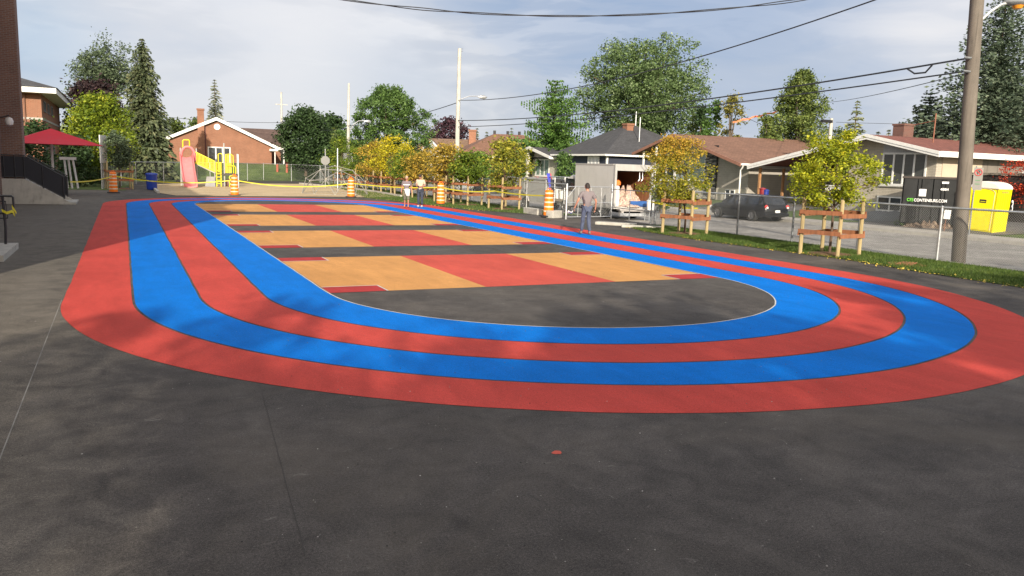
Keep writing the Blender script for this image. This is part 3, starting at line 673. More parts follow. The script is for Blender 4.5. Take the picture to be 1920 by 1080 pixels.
m.box(38.03, 54, Rr-.09, Rr-.003, roofz(Rr, A, sl_, sr)-.26, roofz(Rr, A, sl_, sr)+.03); m.box(38.03, 54, Ll+.003, Ll+.08, roofz(Ll, A, sl_, sr)-.2, roofz(Ll, A, sl_, sr)+.03)
part(t, 'fascia', m, M_white)
m = MB(); m.prism([(28.9, -.05), (34.6, -.05), (34.6, roofz(34.6, A, sl_, sr)-.13), (A[0], A[1]-.13), (28.9, roofz(28.9, A, sl_, sr)-.13)], 38.9, 53, axis='x'); part(t, 'wall', m, B_beige)
ya, yb = wx(1737, 290, 38.9)[1], wx(1654, 345, 38.9)[1]
m = MB(); m.prism([(28.95, 3.72), (yb+.1, 3.72), (yb+.1, 4.47), (28.95, 3.76)], 38.86, 38.897, axis='x'); part(t, 'gable_panel', m, S_grey)
blind = Mt('blind_behind_glass', .25, 0, .8); s_ = blind.n('ShaderNodeSeparateXYZ'); blind.set(s_.inputs[0], blind.coord()); fr = blind.math('FRACT', blind.math('MULTIPLY', s_.outputs[2], 14)); blind.col(blind.ramp(fr, [(0, (.04, .045, .045)), (.5, (.10, .105, .10)), (1, (.05, .055, .055))]))
window(t, 'x', 38.9, ya, yb, 2.0, 3.62, -1, 4, M_white, blind.m, .1)
yc = wx(1648, 370, 38.9)[1]
window(t, 'x', 38.9, yc-2.3, yc, .52, 1.2, -1, 3, M_white, glassy(), .08)
m = MB(); m.box(38.84, 38.9, yc-2.5, yc+.1, 1.27, 1.34); m.box(38.82, 38.9, ya-.2, yb+.2, 1.82, 1.89); part(t, 'sill', m, M_conc)
m = MB(); m.box(39.35, 42.6, 28.86, 28.897, 1.5, 3.52); part(t, 'cream_panel', m, S_cream)
m = MB(); m.box(42.6, 53, 28.86, 28.897, 1.2, 3.52); part(t, 'side_siding', m, siding('shaded_board_siding', (.20, .175, .15), .9, vert=True))  # board siding with the wall's shadow put into its dark brown colour
window(t, 'y', 28.86, 46.2, 48.2, 2.2, 3.2, -1, 2, M_white, glassy())
m = MB(); m.box(40.6, 53, 34.62, 36.3, 0, 4.1); part(t, 'entry_wall', m, S_taupe)
m = MB(); m.box(40.54, 40.59, 34.9, 35.8, .9, 3.0); part(t, 'front_door', m, P('door_paint', (.24, .22, .20), .5))
m = MB(); m.box(38.9, 40.55, 34.62, 36.3, 0, .85); part(t, 'porch', m, M_conc)
m = MB()
for k in range(14): m.box(38.9, 38.94, 34.68+k*.12, 34.72+k*.12, .9, 1.7)
m.box(38.88, 38.96, 34.62, 36.3, 1.7, 1.78); m.box(38.88, 38.96, 34.62, 36.3, .88, .94); part(t, 'porch_railing', m, M_white)
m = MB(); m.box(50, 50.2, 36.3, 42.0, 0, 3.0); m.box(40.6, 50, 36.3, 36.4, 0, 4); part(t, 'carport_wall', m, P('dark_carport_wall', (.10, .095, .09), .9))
M_post = woodmat('orange_wood', (.42, .22, .10))
for x in (38.6, 40.7, 43.4, 46.0):
    m = MB(); m.box(x, x+.14, 41.7, 41.84, 0, roofz(41.8, A, sl_, sr)-.25); part(t, 'carport_post', m, M_post)
m = MB(); m.box(38.3, 50, 41.66, 41.88, roofz(41.8, A, sl_, sr)-.25, roofz(41.8, A, sl_, sr)-.12); part(t, 'carport_beam', m, M_soffit)
m = MB(); m.box(44, 44.9, 35.2, 36.0, 4.0, 5.6); m.box(43.95, 44.95, 35.15, 36.05, 5.6, 5.72); part(t, 'chimney', m, brick('dark_chimney_brick', (.14, .055, .045), (.18, .07, .055), (.16, .12, .1)))
m = MB(); m.tube([(41.5, 31.2, 4.3), (41.5, 31.2, 6.0)], .035, 8); m.tube([(41.5, 31.2, 5.6), (41.5, 32.6, 5.4)], .02, 6); part(t, 'service_mast', m, P('rusty_pipe', (.25, .10, .06), .7))
# --- house B: brown roof
t = thing('bungalow', 'bungalow with broad brown shingle roof and a dark stone column beside its picture window', 'house', (39, 50, .3))
A = (50.8, 5.17); zr, zl = 3.0, 3.74; Yr, Yl = 43.02, 56.1; sr, sl_ = (5.17-3.0)/(50.8-43.02), (5.17-3.74)/5.3
m = MB(); X0, X1, XR = 38.03, 59, 52.3
th = .13
m.add([(X0, Yr, zr), (X0, A[0], A[1]), (X0, Yl, zl), (XR, A[0], A[1]+.1), (X1, Yr, zr), (X1, Yl, zl)] + [(X0, Yr, zr-th), (X0, A[0], A[1]-th), (X0, Yl, zl-th), (XR, A[0], A[1]+.1-th), (X1, Yr, zr-th), (X1, Yl, zl-th)],
      [(0, 1, 3, 4), (1, 2, 5, 3), (3, 5, 4), (10, 9, 7, 6), (9, 11, 8, 7), (10, 11, 9), (0, 6, 7, 1), (1, 7, 8, 2), (0, 4, 10, 6), (4, 5, 11, 10), (5, 2, 8, 11)])
part(t, 'roof', m, R_brown)
m = MB(); m.prism([(Yr-.03, zr+.02), (A[0], A[1]+.02), (Yl+.03, zl+.02), (Yl+.03, zl-.2), (A[0], A[1]-.2), (Yr-.03, zr-.2)], 37.96, 38.027, axis='x'); part(t, 'fascia', m, P('brown_fascia', (.27, .13, .09), .6))
m = MB(); m.box(38.03, 58, Yr-.12, Yr-.003, zr-.12, zr+.01); m.tube([(38.25, Yr-.06, zr-.05), (38.28, Yr+.1, zr-.3), (38.3, Yr+.25, zr-.45), (38.3, Yr+.25, .3)], .06, 8); part(t, 'gutter', m, M_white)
def rz(Y): return roofz(Y, A, sl_, sr)
m = MB(); m.prism([(43.9, -.05), (55.6, -.05), (55.6, rz(55.6)-.14), (A[0], A[1]-.14), (43.9, rz(43.9)-.14)], 39.6, 57, axis='x'); part(t, 'wall', m, siding('warm_grey_siding', (.36, .33, .29), .16))
m = MB(); m.box(39.56, 39.597, 43.9, 55.6, .1, 1.25); part(t, 'base_wall', m, P('painted_block', (.50, .46, .38), .9))
ys_, ye = wx(1343, 320, 39.5)[1], wx(1322, 320, 39.5)[1]
m = MB(); 
for k in range(30):
    for j in range(3):
        w = (ye-ys_)/3; z = .4+k*.11
        if z+.11 < rz(ye)-.2: m.box(39.5-random.uniform(0, .1), 39.55, ys_+j*w+random.uniform(-.05, .05), ys_+(j+1)*w, z, z+random.uniform(.07, .1))
mst = Mt('stacked_stone', .95); ge = mst.n('ShaderNodeNewGeometry'); mst.col(mst.ramp(ge.outputs['Random Per Island'], [(0, (.04, .045, .05)), (.45, (.10, .10, .10)), (.7, (.30, .29, .26)), (1, (.55, .52, .45))])); part(t, 'stone_column', m, mst.m)
m = MB(); m.box(39.52, 39.56, ys_-.05, ye+.05, .3, rz(ye)-.2); part(t, 'column_backing', m, M_black)
curt = P('pale_curtain_glass', (.30, .36, .36), .2, spec=.8, var=.3, scale=2)
window(t, 'x', 39.56, ye+.1, ye+3.6, 1.75, 3.75, -1, 2, M_white, curt, .08)
window(t, 'x', 39.56, wx(1376, 360, 39.5)[1], wx(1360, 360, 39.5)[1], .5, 1.1, -1, 2, M_white, glassy(), .05)
m = MB(); m.prism([(ye+.2, 4.1), (55.3, 4.1), (55.3, rz(55.3)-.2), (A[0], A[1]-.22), (ye+.2, rz(ye)-.3)], 39.53, 39.57, axis='x'); part(t, 'gable_board', m, S_grey)
window(t, 'x', 39.56, 52.4, 54.4, 1.7, 3.6, -1, 2, M_white, glassy(), .12)
m = MB(); m.box(38.3, 38.42, 54.9, 55.02, .2, rz(55)-.14); m.box(38.3, 38.42, 53.2, 53.32, .2, rz(53.3)-.14); part(t, 'porch_post', m, M_white)
m = MB()
for k in range(26): m.box(38.36, 38.39, 50.2+k*.13, 50.23+k*.13, .75, 1.5)
m.box(38.34, 38.41, 50.2, 53.6, 1.5, 1.56); part(t, 'porch_railing', m, M_black)
# --- hip roofed houses
def hiphouse(name, lb, cx, cy, w, d, rzv, z0, ez, az, rl, wallm, roofm, wins=(), ov=.55, fas=M_white, off=(0, 0), cat='house'):
    """w along local x, d along local y; ridge of length rl along x"""
    t = thing(name, lb, cat, (cx, cy, z0), rzv if rzv else 0.00001)
    MB().box(-w/2, w/2, -d/2, d/2, -1, ez-z0).build('wall', wallm, t)
    a, b, e = w/2+ov, d/2+ov, ez-z0; ox, oy = off
    r1, r2 = (ox-rl/2, oy, az-z0), (ox+rl/2, oy, az-z0)
    MB().add([(-a, -b, e+.16), (a, -b, e+.16), (a, b, e+.16), (-a, b, e+.16), r1, r2], [(0, 1, 5, 4), (1, 2, 5), (2, 3, 4, 5), (3, 0, 4)]).build('roof', roofm, t)
    MB().box(-a, a, -b, b, e, e+.158).build('fascia', fas, t)
    for pl, c, u0, u1, a0, a1, o_, n in wins: window(t, pl, c, u0, u1, a0, a1, o_, n)
    return t
wn0, wn1 = wx(1121, 300, 40.6)[1], wx(1102, 300, 40.6)[1]
t = hiphouse('navy_house', 'navy sided house with dark hip roof and white eaves behind the grey truck', 47, 69.0, 12.6, 9.6, 0, .3, 3.6, 7.0, .6, S_navy, R_dark, off=(0, 1.0))
o_ = Vector((47, 69.0, .3)); xl = -6.3
window(t, 'x', xl-.001, wn0-69.0, wn1-69.0, 2.5-.3, 3.45-.3, -1, 3, M_white, P('white_blind', (.62, .63, .64), .4), .1)
m = MB(); m.box(xl-.06, xl+.1, -4.86, -4.7, -1, 3.3); m.build('corner_post', M_white, t)
c_ = at(1174, 83); zc = hz(1174, 233, 83)
MB().box(c_[0]-47-.4, c_[0]-47+.4, c_[1]-69.4, c_[1]-68.6, 5.2, zc-.3-.1).box(c_[0]-47-.46, c_[0]-47+.46, c_[1]-69.46, c_[1]-68.54, zc-.4, zc-.22).build('chimney', B_red, t)
MB().tube([(-1.3, -2.6, 4), (-1.3, -2.6, 7.2)], .05, 8).lathe([(.02, 0), (.28, .1), (.34, .16)], (-1.3, -2.6, 4.3), 12).build('antenna_mast', M_galv, t)
MB().tube([(2, 3, 4.6), (2, 3, 8.2)], .06, 8).build('vent_pipe', M_galv, t)
# --- house with small gable, beige
t = thing('beige_house', 'beige house with a small white edged gable over its tall window', 'house', (40, 79, .2))
m = MB(); m.prism([(74.2, 3.5), (79.0, 4.55), (81.5, 4.0), (81.5, 3.85), (79.0, 4.4), (74.2, 3.35)], 40.03, 46, axis='x'); part(t, 'porch_roof', m, R_dark)
m = MB(); m.prism([(74.15, 3.56), (79.0, 4.62), (81.6, 4.05), (81.6, 3.75), (79.0, 4.3), (74.15, 3.28)], 39.95, 40.027, axis='x'); m.box(40.03, 46, 74.1, 74.197, 3.25, 3.5); part(t, 'fascia', m, M_white)
m = MB(); m.prism([(73.2, -.2), (84, -.2), (84, 3.7), (79, 4.3), (73.2, 3.15)], 41.2, 54, axis='x'); part(t, 'wall', m, P('beige_render', (.52, .48, .40), .9, var=.06))
m = MB(); m.add([(40.9, 72.2, 3.3), (40.9, 85, 3.4), (55, 85, 3.4), (55, 72.2, 3.3), (46, 79, 5.2), (50, 79, 5.2)], [(0, 1, 4), (1, 2, 5, 4), (2, 3, 5), (3, 0, 4, 5)]); part(t, 'roof', m, R_dark)
y0, y1 = wx(1029, 310, 41.2)[1], wx(1006, 310, 41.2)[1]
window(t, 'x', 41.2, y0, y1, 1.55, 3.15, -1, 3, M_white, P('teal_curtain_glass', (.20, .27, .26), .25, var=.35, scale=2), .14)
m = MB(); m.box(41.0, 41.17, y0, y0+.7, 1.0, 1.35); m.box(41.0, 41.17, y1-.7, y1, 1.0, 1.35); part(t, 'flower_box', m, P('red_box', (.30, .03, .03), .6))
y2, y3 = wx(1003, 310, 41.1)[1], wx(1000, 310, 41.1)[1]
m = MB(); m.box(40.2, 40.5, y1+.35, y1+.7, -.2, 4.2); part(t, 'porch_column', m, P('beige_column', (.55, .52, .46), .8))
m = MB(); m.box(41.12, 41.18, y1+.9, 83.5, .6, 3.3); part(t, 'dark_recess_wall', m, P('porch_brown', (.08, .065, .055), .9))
window(t, 'x', 41.12, y1+2.0, y1+3.6, 1.7, 2.9, -1, 2)
# --- two brown roofs far down the street
c_ = at(952, 108); t = hiphouse('brown_roof_house', 'house with low brown hip roof and roof vents behind the green and yellow young tree', c_[0], c_[1], 15, 10, -.2, .3, 3.4, 6.6, 4, B_red, R_brown)
for k in (-2, -.2, 1.4): MB().box(k, k+.3, .2, .5, 5.9, 6.75).build('roof_vent', M_black, t)
c_ = at(850, 118); t = hiphouse('brown_roof_house', 'long brown roofed house with brick chimney behind the tall wooden pole', c_[0], c_[1], 12, 9, -.45, .3, 3.2, 6.1, 8, B_red, shingle('mid_brown_shingles', (.20, .125, .085)))
MB().box(2.3, 3.3, -2.6, -1.9, 3, 6.9).box(2.22, 3.38, -2.68, -1.82, 6.9, 7.1).build('chimney', B_orange, t)
c_ = at(808, 110); t = thing('gable_porch_house', 'small grey gabled house end with white trim left of the wooden pole', 'house', (c_[0], c_[1], .2), -.42)
MB().prism([(-1.5, 0), (1.5, 0), (1.5, 3.6), (0, 5.1), (-1.5, 3.6)], 0, 6, axis='y').build('wall', S_gable, t)
MB().prism([(-1.9, 3.3), (0, 5.15), (1.9, 3.3), (1.9, 3.6), (0, 5.45), (-1.9, 3.6)], -.3, -.02, axis='y').box(-4.4, 1.9, -.5, -.02, 3.1, 3.4).build('gable_trim', M_white, t)
MB().prism([(-1.85, 3.6), (0, 5.43), (1.85, 3.6), (1.7, 3.5), (0, 5.2), (-1.7, 3.5)], -.02, 6, axis='y').build('roof', R_db, t)
MB().box(-4.3, -1.5, 0, 5, 0, 3.1).build('side_wall', B_red, t); MB().add([(-4.6, -.4, 3.42), (-1.6, -.4, 3.42), (-1.6, 5, 4.4), (-4.6, 5, 4.4)], [(0, 1, 2, 3)]).build('side_roof', R_db, t)
# --- gabled brick house beyond the play area
D = 105; c_ = at(408, D); ang = math.atan2(c_[1], c_[0])-PI/2
Z0 = 1.5; t = thing('brick_gable_house', 'terracotta brick house with white edged gable and chimney beyond the play area', 'house', (c_[0], c_[1], Z0), ang)
ez, az = hz(308, 268, D)-Z0, hz(410, 221, D)-Z0; hw = 7.0; px2 = D/FPX
def lz(x): return az-(az-ez)*abs(x)/hw
MB().prism([(-6.35, -1.6), (6.35, -1.6), (6.35, lz(6.35)-.1), (0, az-.1), (-6.35, lz(6.35)-.1)], 0, 11, axis='y').build('wall', B_red, t)
MB().prism([(-hw, ez), (0, az), (hw, ez), (hw, ez-.14), (0, az-.14), (-hw, ez-.14)], -.38, 11.5, axis='y').build('roof', R_db, t)
MB().prism([(-hw-.1, ez+.05), (0, az+.07), (hw+.1, ez+.05), (hw+.1, ez-.32), (0, az-.32), (-hw-.1, ez-.32)], -.46, -.383, axis='y').box(-hw-.2, -hw+.9, -.46, 1, ez-.5, ez-.25).box(hw-.9, hw+.2, -.46, 1, ez-.5, ez-.25).build('gable_trim', M_white, t)
ch = MB(); ch.box(-2.15, -1.4, -.45, .3, -1.6, hz(381, 207, D)-Z0); ch.box(-2.22, -1.33, -.52, .37, hz(381, 207, D)-Z0, hz(381, 204, D)-Z0); cho = ch.build('chimney', B_red, t)
MB().box(-1.38, -1.25, -.03, 0, 0, lz(1.3)-.4).build('downspout', P('dark_red_pipe', (.10, .02, .02), .5), t)
MB().lathe([(.36, 0), (.36, .06)], (0, 0, 0), 20, Matrix.Translation((.05, -.003, hz(410, 238, D)-Z0)) @ Matrix.Rotation(PI/2, 4, 'X')).build('round_vent', M_white, t)
t.rotation_euler.z = ang
window(t, 'y', 0, -.95, 1.4, .15, 2.0, -1, 3, M_white, glassy(), .13)
MB().prism([(-4.2, 3.1), (0, 5.0), (4.2, 3.1)], 2.2, 9.6, Matrix.Translation((0, 13, 0)), axis='x').build('wing_roof', R_db, t)
MB().box(5, 9.4, 9.2, 17, -1.5, 3.1).build('wing_wall', B_red, t)
MB().add([(6.6, 1, ez-.1), (8.7, 1, ez-.1), (8.7, 7, ez-.1), (6.6, 7, ez-.1), (6.6, 3, ez+1.6), (7.9, 5, ez+1.6), (6.6, 7, ez+1.6)], [(0, 1, 5, 4), (1, 2, 5), (4, 5, 6)]).build('porch_roof', R_db, t)
MB().box(6.6, 8.75, .9, 1.0, ez-.3, ez).tube([(7.9, 1, -1.5), (7.9, 1, ez-.2)], .09, 8).tube([(6.75, -.1, -1.5), (6.75, -.1, ez-.3)], .07, 8).build('porch_trim', M_white, t)
# dark wooden fence and wood beams at the right edge
t = thing('board_fence', 'tall dark wooden board fence behind the yellow toilet with a white 3 on it', 'fence', (40, 24.5, .1))
a0, a1 = Vector(at(1800, 48)), Vector(at(2080, 44)); n = 60; d = (a1-a0)/n; mw_ = woodmat('dark_fence_boards', (.050, .040, .034))
m = MB()
for k in range(n):
    p = a0+d*k; q = p+d*.93; m.beam((p.x, p.y, 1.4+.0), (q.x, q.y, 1.4), .03, 2.4+random.uniform(-.03, .03))
part(t, 'boards', m, mw_)
m = MB(); m.beam((a0.x-.03, a0.y-.03, 2.66), (a1.x-.03, a1.y-.03, 2.66), .12, .1); part(t, 'top_rail', m, woodmat('grey_wood', (.26, .22, .17)))
def facing(px, py, D, extra=0.0):
    """matrix for a text standing at a pixel column and distance, facing the camera direction plus extra yaw"""
    x, y = at(px, D); h = math.atan2(y, x)-PI/2+extra
    return Matrix.Translation((x, y, hz(px, py, D))) @ Matrix.Rotation(h, 4, 'Z') @ Matrix.Rotation(PI/2, 4, 'X')
# ------------------------------------------------------------------ trees and shrubs
def lump(v, s, seed): return noise.noise(Vector((v[0]*s+seed, v[1]*s-seed, v[2]*s+seed*.37)))
def crown_pts(nc, R, H, shape, seed, lumpy=.35):
    """cluster centres inside a crown of radius R and height H; z 0..H"""
    out = []; r_ = random.Random(seed)
    while len(out) < nc:
        u = Vector((r_.gauss(0, 1), r_.gauss(0, 1), r_.gauss(0, 1)))
        if u.length < 1e-3: continue
        u.normalize(); rad = r_.random()**.42
        k = 1 + lumpy*lump(u, 1.9, seed) + .5*lumpy*lump(u, 4.5, seed+9)
        z = (u.z*rad*k*.5+.5)
        if shape == 'round': x, y = u.x*rad*k*R, u.y*rad*k*R
        else:
            prof = {'cone': lambda t: 1.0*(1-t)**.85*min(1, t*7+.35), 'oval': lambda t: math.sin(PI*min(1, max(0, .08+.88*t)))**.6, 'vase': lambda t: .35+.75*math.sin(PI*min(1, .1+.75*t)), 'dome': lambda t: math.sqrt(max(0, 1-(t*.98)**2))*min(1, .45+t*3), 'column': lambda t: min(1, t*6+.4)*min(1, (1-t)*2.2+.05)}[shape]
            z = r_.random(); a = r_.random()*2*PI; rr = r_.random()**.45*prof(z)*R*(1+lumpy*lump((math.cos(a)*1.2, math.sin(a)*1.2, z*2.5), 1.6, seed)); x, y = rr*math.cos(a), rr*math.sin(a)
        out.append((x, y, z*H))
    return np.array(out)
def tree(name, lb, cat, loc, z0, zb, zt, R, mat, shape='round', nc=120, nl=45, ls=.2, cr=.55, seed=1, lumpy=.35, trunk_r=None, bark=None, group=None, limbs=9, droop=0.0, hang=0.0, lean=(0, 0)):
    x, y = loc; t = thing(name, lb, cat, (x, y, z0), group=group); H = zt-zb; b0 = zb-z0
    C = crown_pts(nc, R, H, shape, seed, lumpy); C[:, 2] += b0; C[:, 0] += lean[0]; C[:, 1] += lean[1]; g = np.random.default_rng(seed)
    cr_ = cr*g.uniform(.6, 1.25, nc)
    P_ = np.repeat(C, nl, 0) + g.normal(0, 1, (nc*nl, 3))*np.repeat(cr_, nl)[:, None]*[.55, .55, .42]
    n = len(P_); A = g.normal(0, 1, (n, 3)); A[:, 2] = A[:, 2]*.6-hang; A /= np.linalg.norm(A, axis=1)[:, None]; B = np.cross(A, g.normal(0, 1, (n, 3))); B /= np.linalg.norm(B, axis=1)[:, None]
    s = ls*g.uniform(.5, 1.2, n)[:, None]; k = P_[:, 2] > b0-.25*H
    V, Fk = leafquads(P_[k], (A*s)[k], (B*s*.6)[k]); mesh_np('crown', V, Fk, mat, t)
    tr = trunk_r or max(.05, (zt-z0)*.022); bk = bark or M_bark; m = MB(); zt_ = b0+H*.62
    pts = [Vector((0, 0, -.2)), Vector((tr*.4, 0, b0*.5)), Vector((lean[0]*.4, lean[1]*.4, b0+H*.2)), Vector((lean[0], lean[1], zt_))]
    m.tube(pts, [tr*1.25, tr, tr*.75, tr*.2], 8)
    r_ = random.Random(seed)
    for i in range(limbs):
        c = Vector(C[r_.randrange(nc)]); s0 = b0+H*r_.uniform(-.02, .35); s0 = min(s0, max(b0*.8, c.z-.15*H)); q = Vector((0, 0, s0)); mid = q.lerp(c, .5)+Vector((0, 0, H*.05))
        m.tube([q, mid, c], [tr*.5, tr*.3, tr*.08], 6)
    m.build('trunk', bk, t); return t
def conifer(name, lb, loc, z0, zt, R, mat, zb=.4, nw=34, nb=11, ns=7, droop=.25, nl=.30, seed=1, pw=.9, trunk_r=None, irregular=.25, bark=None, cat='tree', group=None, up=0.0, wid=.24, dens=2):
    x, y = loc; t = thing(name, lb, cat, (x, y, z0), group=group); H = zt-z0; g = np.random.default_rng(seed); C, A, B = [], [], []
    for i in range(nw):
        f = (i+g.uniform(-.3, .3))/nw; f = min(.995, max(0, f)); h = zb+(H-zb)*f; r = R*(1-f)**pw*(1+irregular*g.normal()*.35)+.04*R
        n_ = max(4, int(nb*(1-f*.6)))
        for j in range(n_):
            a = 2*PI*(j+g.uniform(-.35, .35))/n_+i*.7; L_ = r*g.uniform(1-irregular*1.3, 1+irregular*.5); d = np.array([math.cos(a), math.sin(a), 0]); sd_ = np.array([-math.sin(a), math.cos(a), 0])
            m_ = max(2, int(ns*L_/R)+1)
            for k in range(m_):
                tt = (k+.6)/m_
                for _ in range(dens):
                    c = d*L_*tt + sd_*g.normal()*.13*L_*(1.1-tt) + [0, 0, h - droop*L_*tt*tt + up*L_*tt + g.normal()*.05*L_]
                    q = nl*g.uniform(.6, 1.3)*(.55+.45*(1-f)); dd = d*g.uniform(.5, 1)+sd_*g.normal()*.5+np.array([0, 0, -droop*1.2*tt+up+g.normal()*.25]); dd /= np.linalg.norm(dd)
                    bb = np.cross(dd, g.normal(0, 1, 3)); bb /= np.linalg.norm(bb)
                    C.append(c); A.append(dd*q); B.append(bb*q*wid/.3*.35)
    V, Fk = leafquads(np.array(C), np.array(A), np.array(B)); mesh_np('crown', V, Fk, mat, t)
    tr = trunk_r or H*.014; MB().tube([(0, 0, -.3), (0, 0, H*.5), (0, 0, H*.98)], [tr*1.3, tr*.8, tr*.15], 8).build('trunk', bark or M_bark, t); return t
def box_of(px0, px1, pyt, pyb, D):
    c = (px0+px1)/2; return at(c, D), (px1-px0)/2*D/FPX*math.cos(math.atan((c-960)/FPX)), hz(c, pyt, D), hz(c, pyb, D)
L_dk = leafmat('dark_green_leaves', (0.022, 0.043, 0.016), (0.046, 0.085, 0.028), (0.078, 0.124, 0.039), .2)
L_gg = leafmat('grey_green_leaves', (0.054, 0.081, 0.046), (0.109, 0.147, 0.078), (0.202, 0.248, 0.139), .2)
L_wil = leafmat('willow_leaves', (0.062, 0.109, 0.034), (0.132, 0.194, 0.070), (0.341, 0.403, 0.248), .25, 1.2)
L_map = leafmat('maple_leaves', (0.039, 0.085, 0.019), (0.093, 0.163, 0.039), (0.171, 0.248, 0.062), .2)
L_plum = leafmat('purple_leaves', (0.031, 0.016, 0.022), (0.070, 0.034, 0.046), (0.124, 0.054, 0.070), .2)
L_blk = leafmat('dark_purple_leaves', (0.019, 0.012, 0.014), (0.043, 0.025, 0.026), (0.078, 0.039, 0.039), .2)
L_yg = leafmat('yellow_green_leaves', (.07, .13, .014), (.22, .28, .022), (.40, .38, .03), .35)
L_ced = leafmat('cedar_leaves', (0.054, 0.109, 0.025), (0.093, 0.171, 0.037), None, .15)
L_pop = leafmat('autumn_poplar_leaves', (0.109, 0.132, 0.031), (0.264, 0.232, 0.046), (0.434, 0.310, 0.062), .3)
L_trap = leafmat('olive_green_leaves', (0.062, 0.101, 0.028), (0.147, 0.194, 0.046), (0.279, 0.295, 0.078), .25)
N_spr = leafmat('spruce_needles', (0.046, 0.070, 0.034), (0.101, 0.121, 0.059), (0.186, 0.171, 0.085), .08)
N_blue = leafmat('blue_spruce_needles', (.050, .080, .050), (.105, .140, .090), (.19, .22, .15), .1)
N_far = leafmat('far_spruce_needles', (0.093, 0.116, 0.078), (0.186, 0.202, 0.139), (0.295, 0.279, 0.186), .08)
N_pine = leafmat('pine_needles', (0.046, 0.109, 0.022), (0.109, 0.202, 0.043), (0.202, 0.295, 0.078), .12)
Y_a = leafmat('young_yellow_green_leaves', (0.147, 0.210, 0.013), (0.357, 0.378, 0.019), (0.609, 0.525, 0.032), .35, 1.6)
Y_b = leafmat('young_autumn_leaves', (.15, .19, .02), (.36, .33, .03), (.60, .33, .05), .35, .7, top=((.52, .29, .05), 2.4, 3.6))
Y_f = leafmat('young_olive_leaves', (.12, .15, .02), (.30, .29, .03), (.46, .38, .04), .35, 1.0)
Y_c = leafmat('young_orange_leaves', (.17, .16, .03), (.42, .29, .04), (.55, .33, .06), .35, 1.0)
Y_d = leafmat('young_green_leaves', (0.063, 0.116, 0.013), (0.147, 0.210, 0.021), (0.336, 0.315, 0.032), .35, 1.4)
Y_e = leafmat('young_golden_leaves', (0.273, 0.273, 0.016), (0.546, 0.462, 0.021), (0.651, 0.483, 0.021), .35, 1.4)
L_red = leafmat('red_maple_leaves', (0.300, 0.030, 0.015), (0.550, 0.070, 0.030), (0.650, 0.160, 0.070), .35)
# left side
c, R, zt, zb = box_of(150, 252, 78, 215, 100); tree('leafy_tree', 'tall airy dark green tree behind the drooping spruce at the left', 'tree', c, .1, zb, zt, R*1.05, L_gg, 'round', 170, 80, .15, .8, 11, .55, .45, limbs=22)
c, R, zt, zb = box_of(122, 245, 158, 285, 92); tree('purple_tree', 'dark purple leaved tree behind the yellow green tree', 'tree', c, .1, zb, zt, R, L_blk, 'dome', 150, 50, .22, .8, 12, .4)
c, R, zt, zb = box_of(223, 326, 70, 310, 85); conifer('drooping_spruce', 'tall olive green spruce with drooping branches left of the brick gable house', c, .1, zt, R*1.02, N_spr, .8, 60, 16, 11, .50, .28, 13, .62, wid=.4, irregular=.26, dens=4)
c, R, zt, zb = box_of(130, 255, 180, 305, 66); tree('yellow_green_tree', 'bright yellow green tree beside the red canopy', 'tree', c, 0, zb-.3, zt, R*1.02, L_yg, 'dome', 220, 80, .11, .55, 14, .4)
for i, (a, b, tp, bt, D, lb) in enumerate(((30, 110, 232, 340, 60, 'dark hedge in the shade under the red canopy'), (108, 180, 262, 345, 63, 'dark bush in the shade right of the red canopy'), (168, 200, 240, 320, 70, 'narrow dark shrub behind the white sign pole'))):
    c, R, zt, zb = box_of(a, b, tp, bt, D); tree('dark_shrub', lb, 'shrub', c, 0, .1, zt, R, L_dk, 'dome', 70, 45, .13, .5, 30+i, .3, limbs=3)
c, R, zt, zb = box_of(200, 246, 252, 312, 60); tree('young_tree', 'young dark green tree in a stake frame near the left traffic drum', 'tree', c, 0, zb, zt, R, Y_d if False else L_gg, 'oval', 60, 50, .09, .35, 34, .4, .05, group='young street trees')
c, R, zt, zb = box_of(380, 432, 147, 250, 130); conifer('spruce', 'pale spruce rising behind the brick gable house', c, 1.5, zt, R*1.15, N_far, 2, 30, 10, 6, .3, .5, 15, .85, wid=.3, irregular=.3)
c, R, zt, zb = box_of(318, 352, 228, 300, 118); tree('leafy_tree', 'low green tree left of the brick gable house', 'tree', c, 1.5, 2, zt, R, L_trap, 'dome', 50, 40, .3, .8, 16)
c, R, zt, zb = box_of(350, 384, 230, 300, 122); tree('leafy_tree', 'low green tree behind the chimney of the brick gable house', 'tree', c, 1.5, 2, zt, R, L_trap, 'dome', 50, 40, .3, .8, 17)
c, R, zt, zb = box_of(528, 618, 208, 312, 92); tree('round_dark_tree', 'dense dark green round tree right of the brick gable house', 'tree', c, .8, zb, zt, R, L_dk, 'oval', 260, 80, .165, .65, 18, .25)
c, R, zt, zb = box_of(588, 660, 222, 320, 108); tree('dark_green_tree', 'dark green tree behind the street light pole', 'tree', c, .3, 1, zt, R, L_dk, 'dome', 90, 45, .3, 1.0, 19)
c, R, zt, zb = box_of(606, 650, 250, 320, 98); tree('dark_green_tree', 'yellowish green tree left of the street light pole', 'tree', c, .3, 1, zt, R, L_trap, 'column', 60, 45, .25, .7, 20)
c, R, zt, zb = box_of(655, 800, 172, 310, 98); t_ = tree('maple_tree', 'large spiky topped green maple behind the golden young trees', 'tree', c, .1, zb-.5, zt+.3, R*1.14, L_map, 'dome', 420, 84, .155, .6, 21, .55, hang=-.7)
c, R, zt, zb = box_of(800, 884, 226, 285, 128); tree('purple_plum_tree', 'purple leaved plum tree behind the brown roofs', 'tree', c, .1, zb-1, zt, R, L_plum, 'dome', 100, 50, .26, .9, 22, .45, hang=-.6)
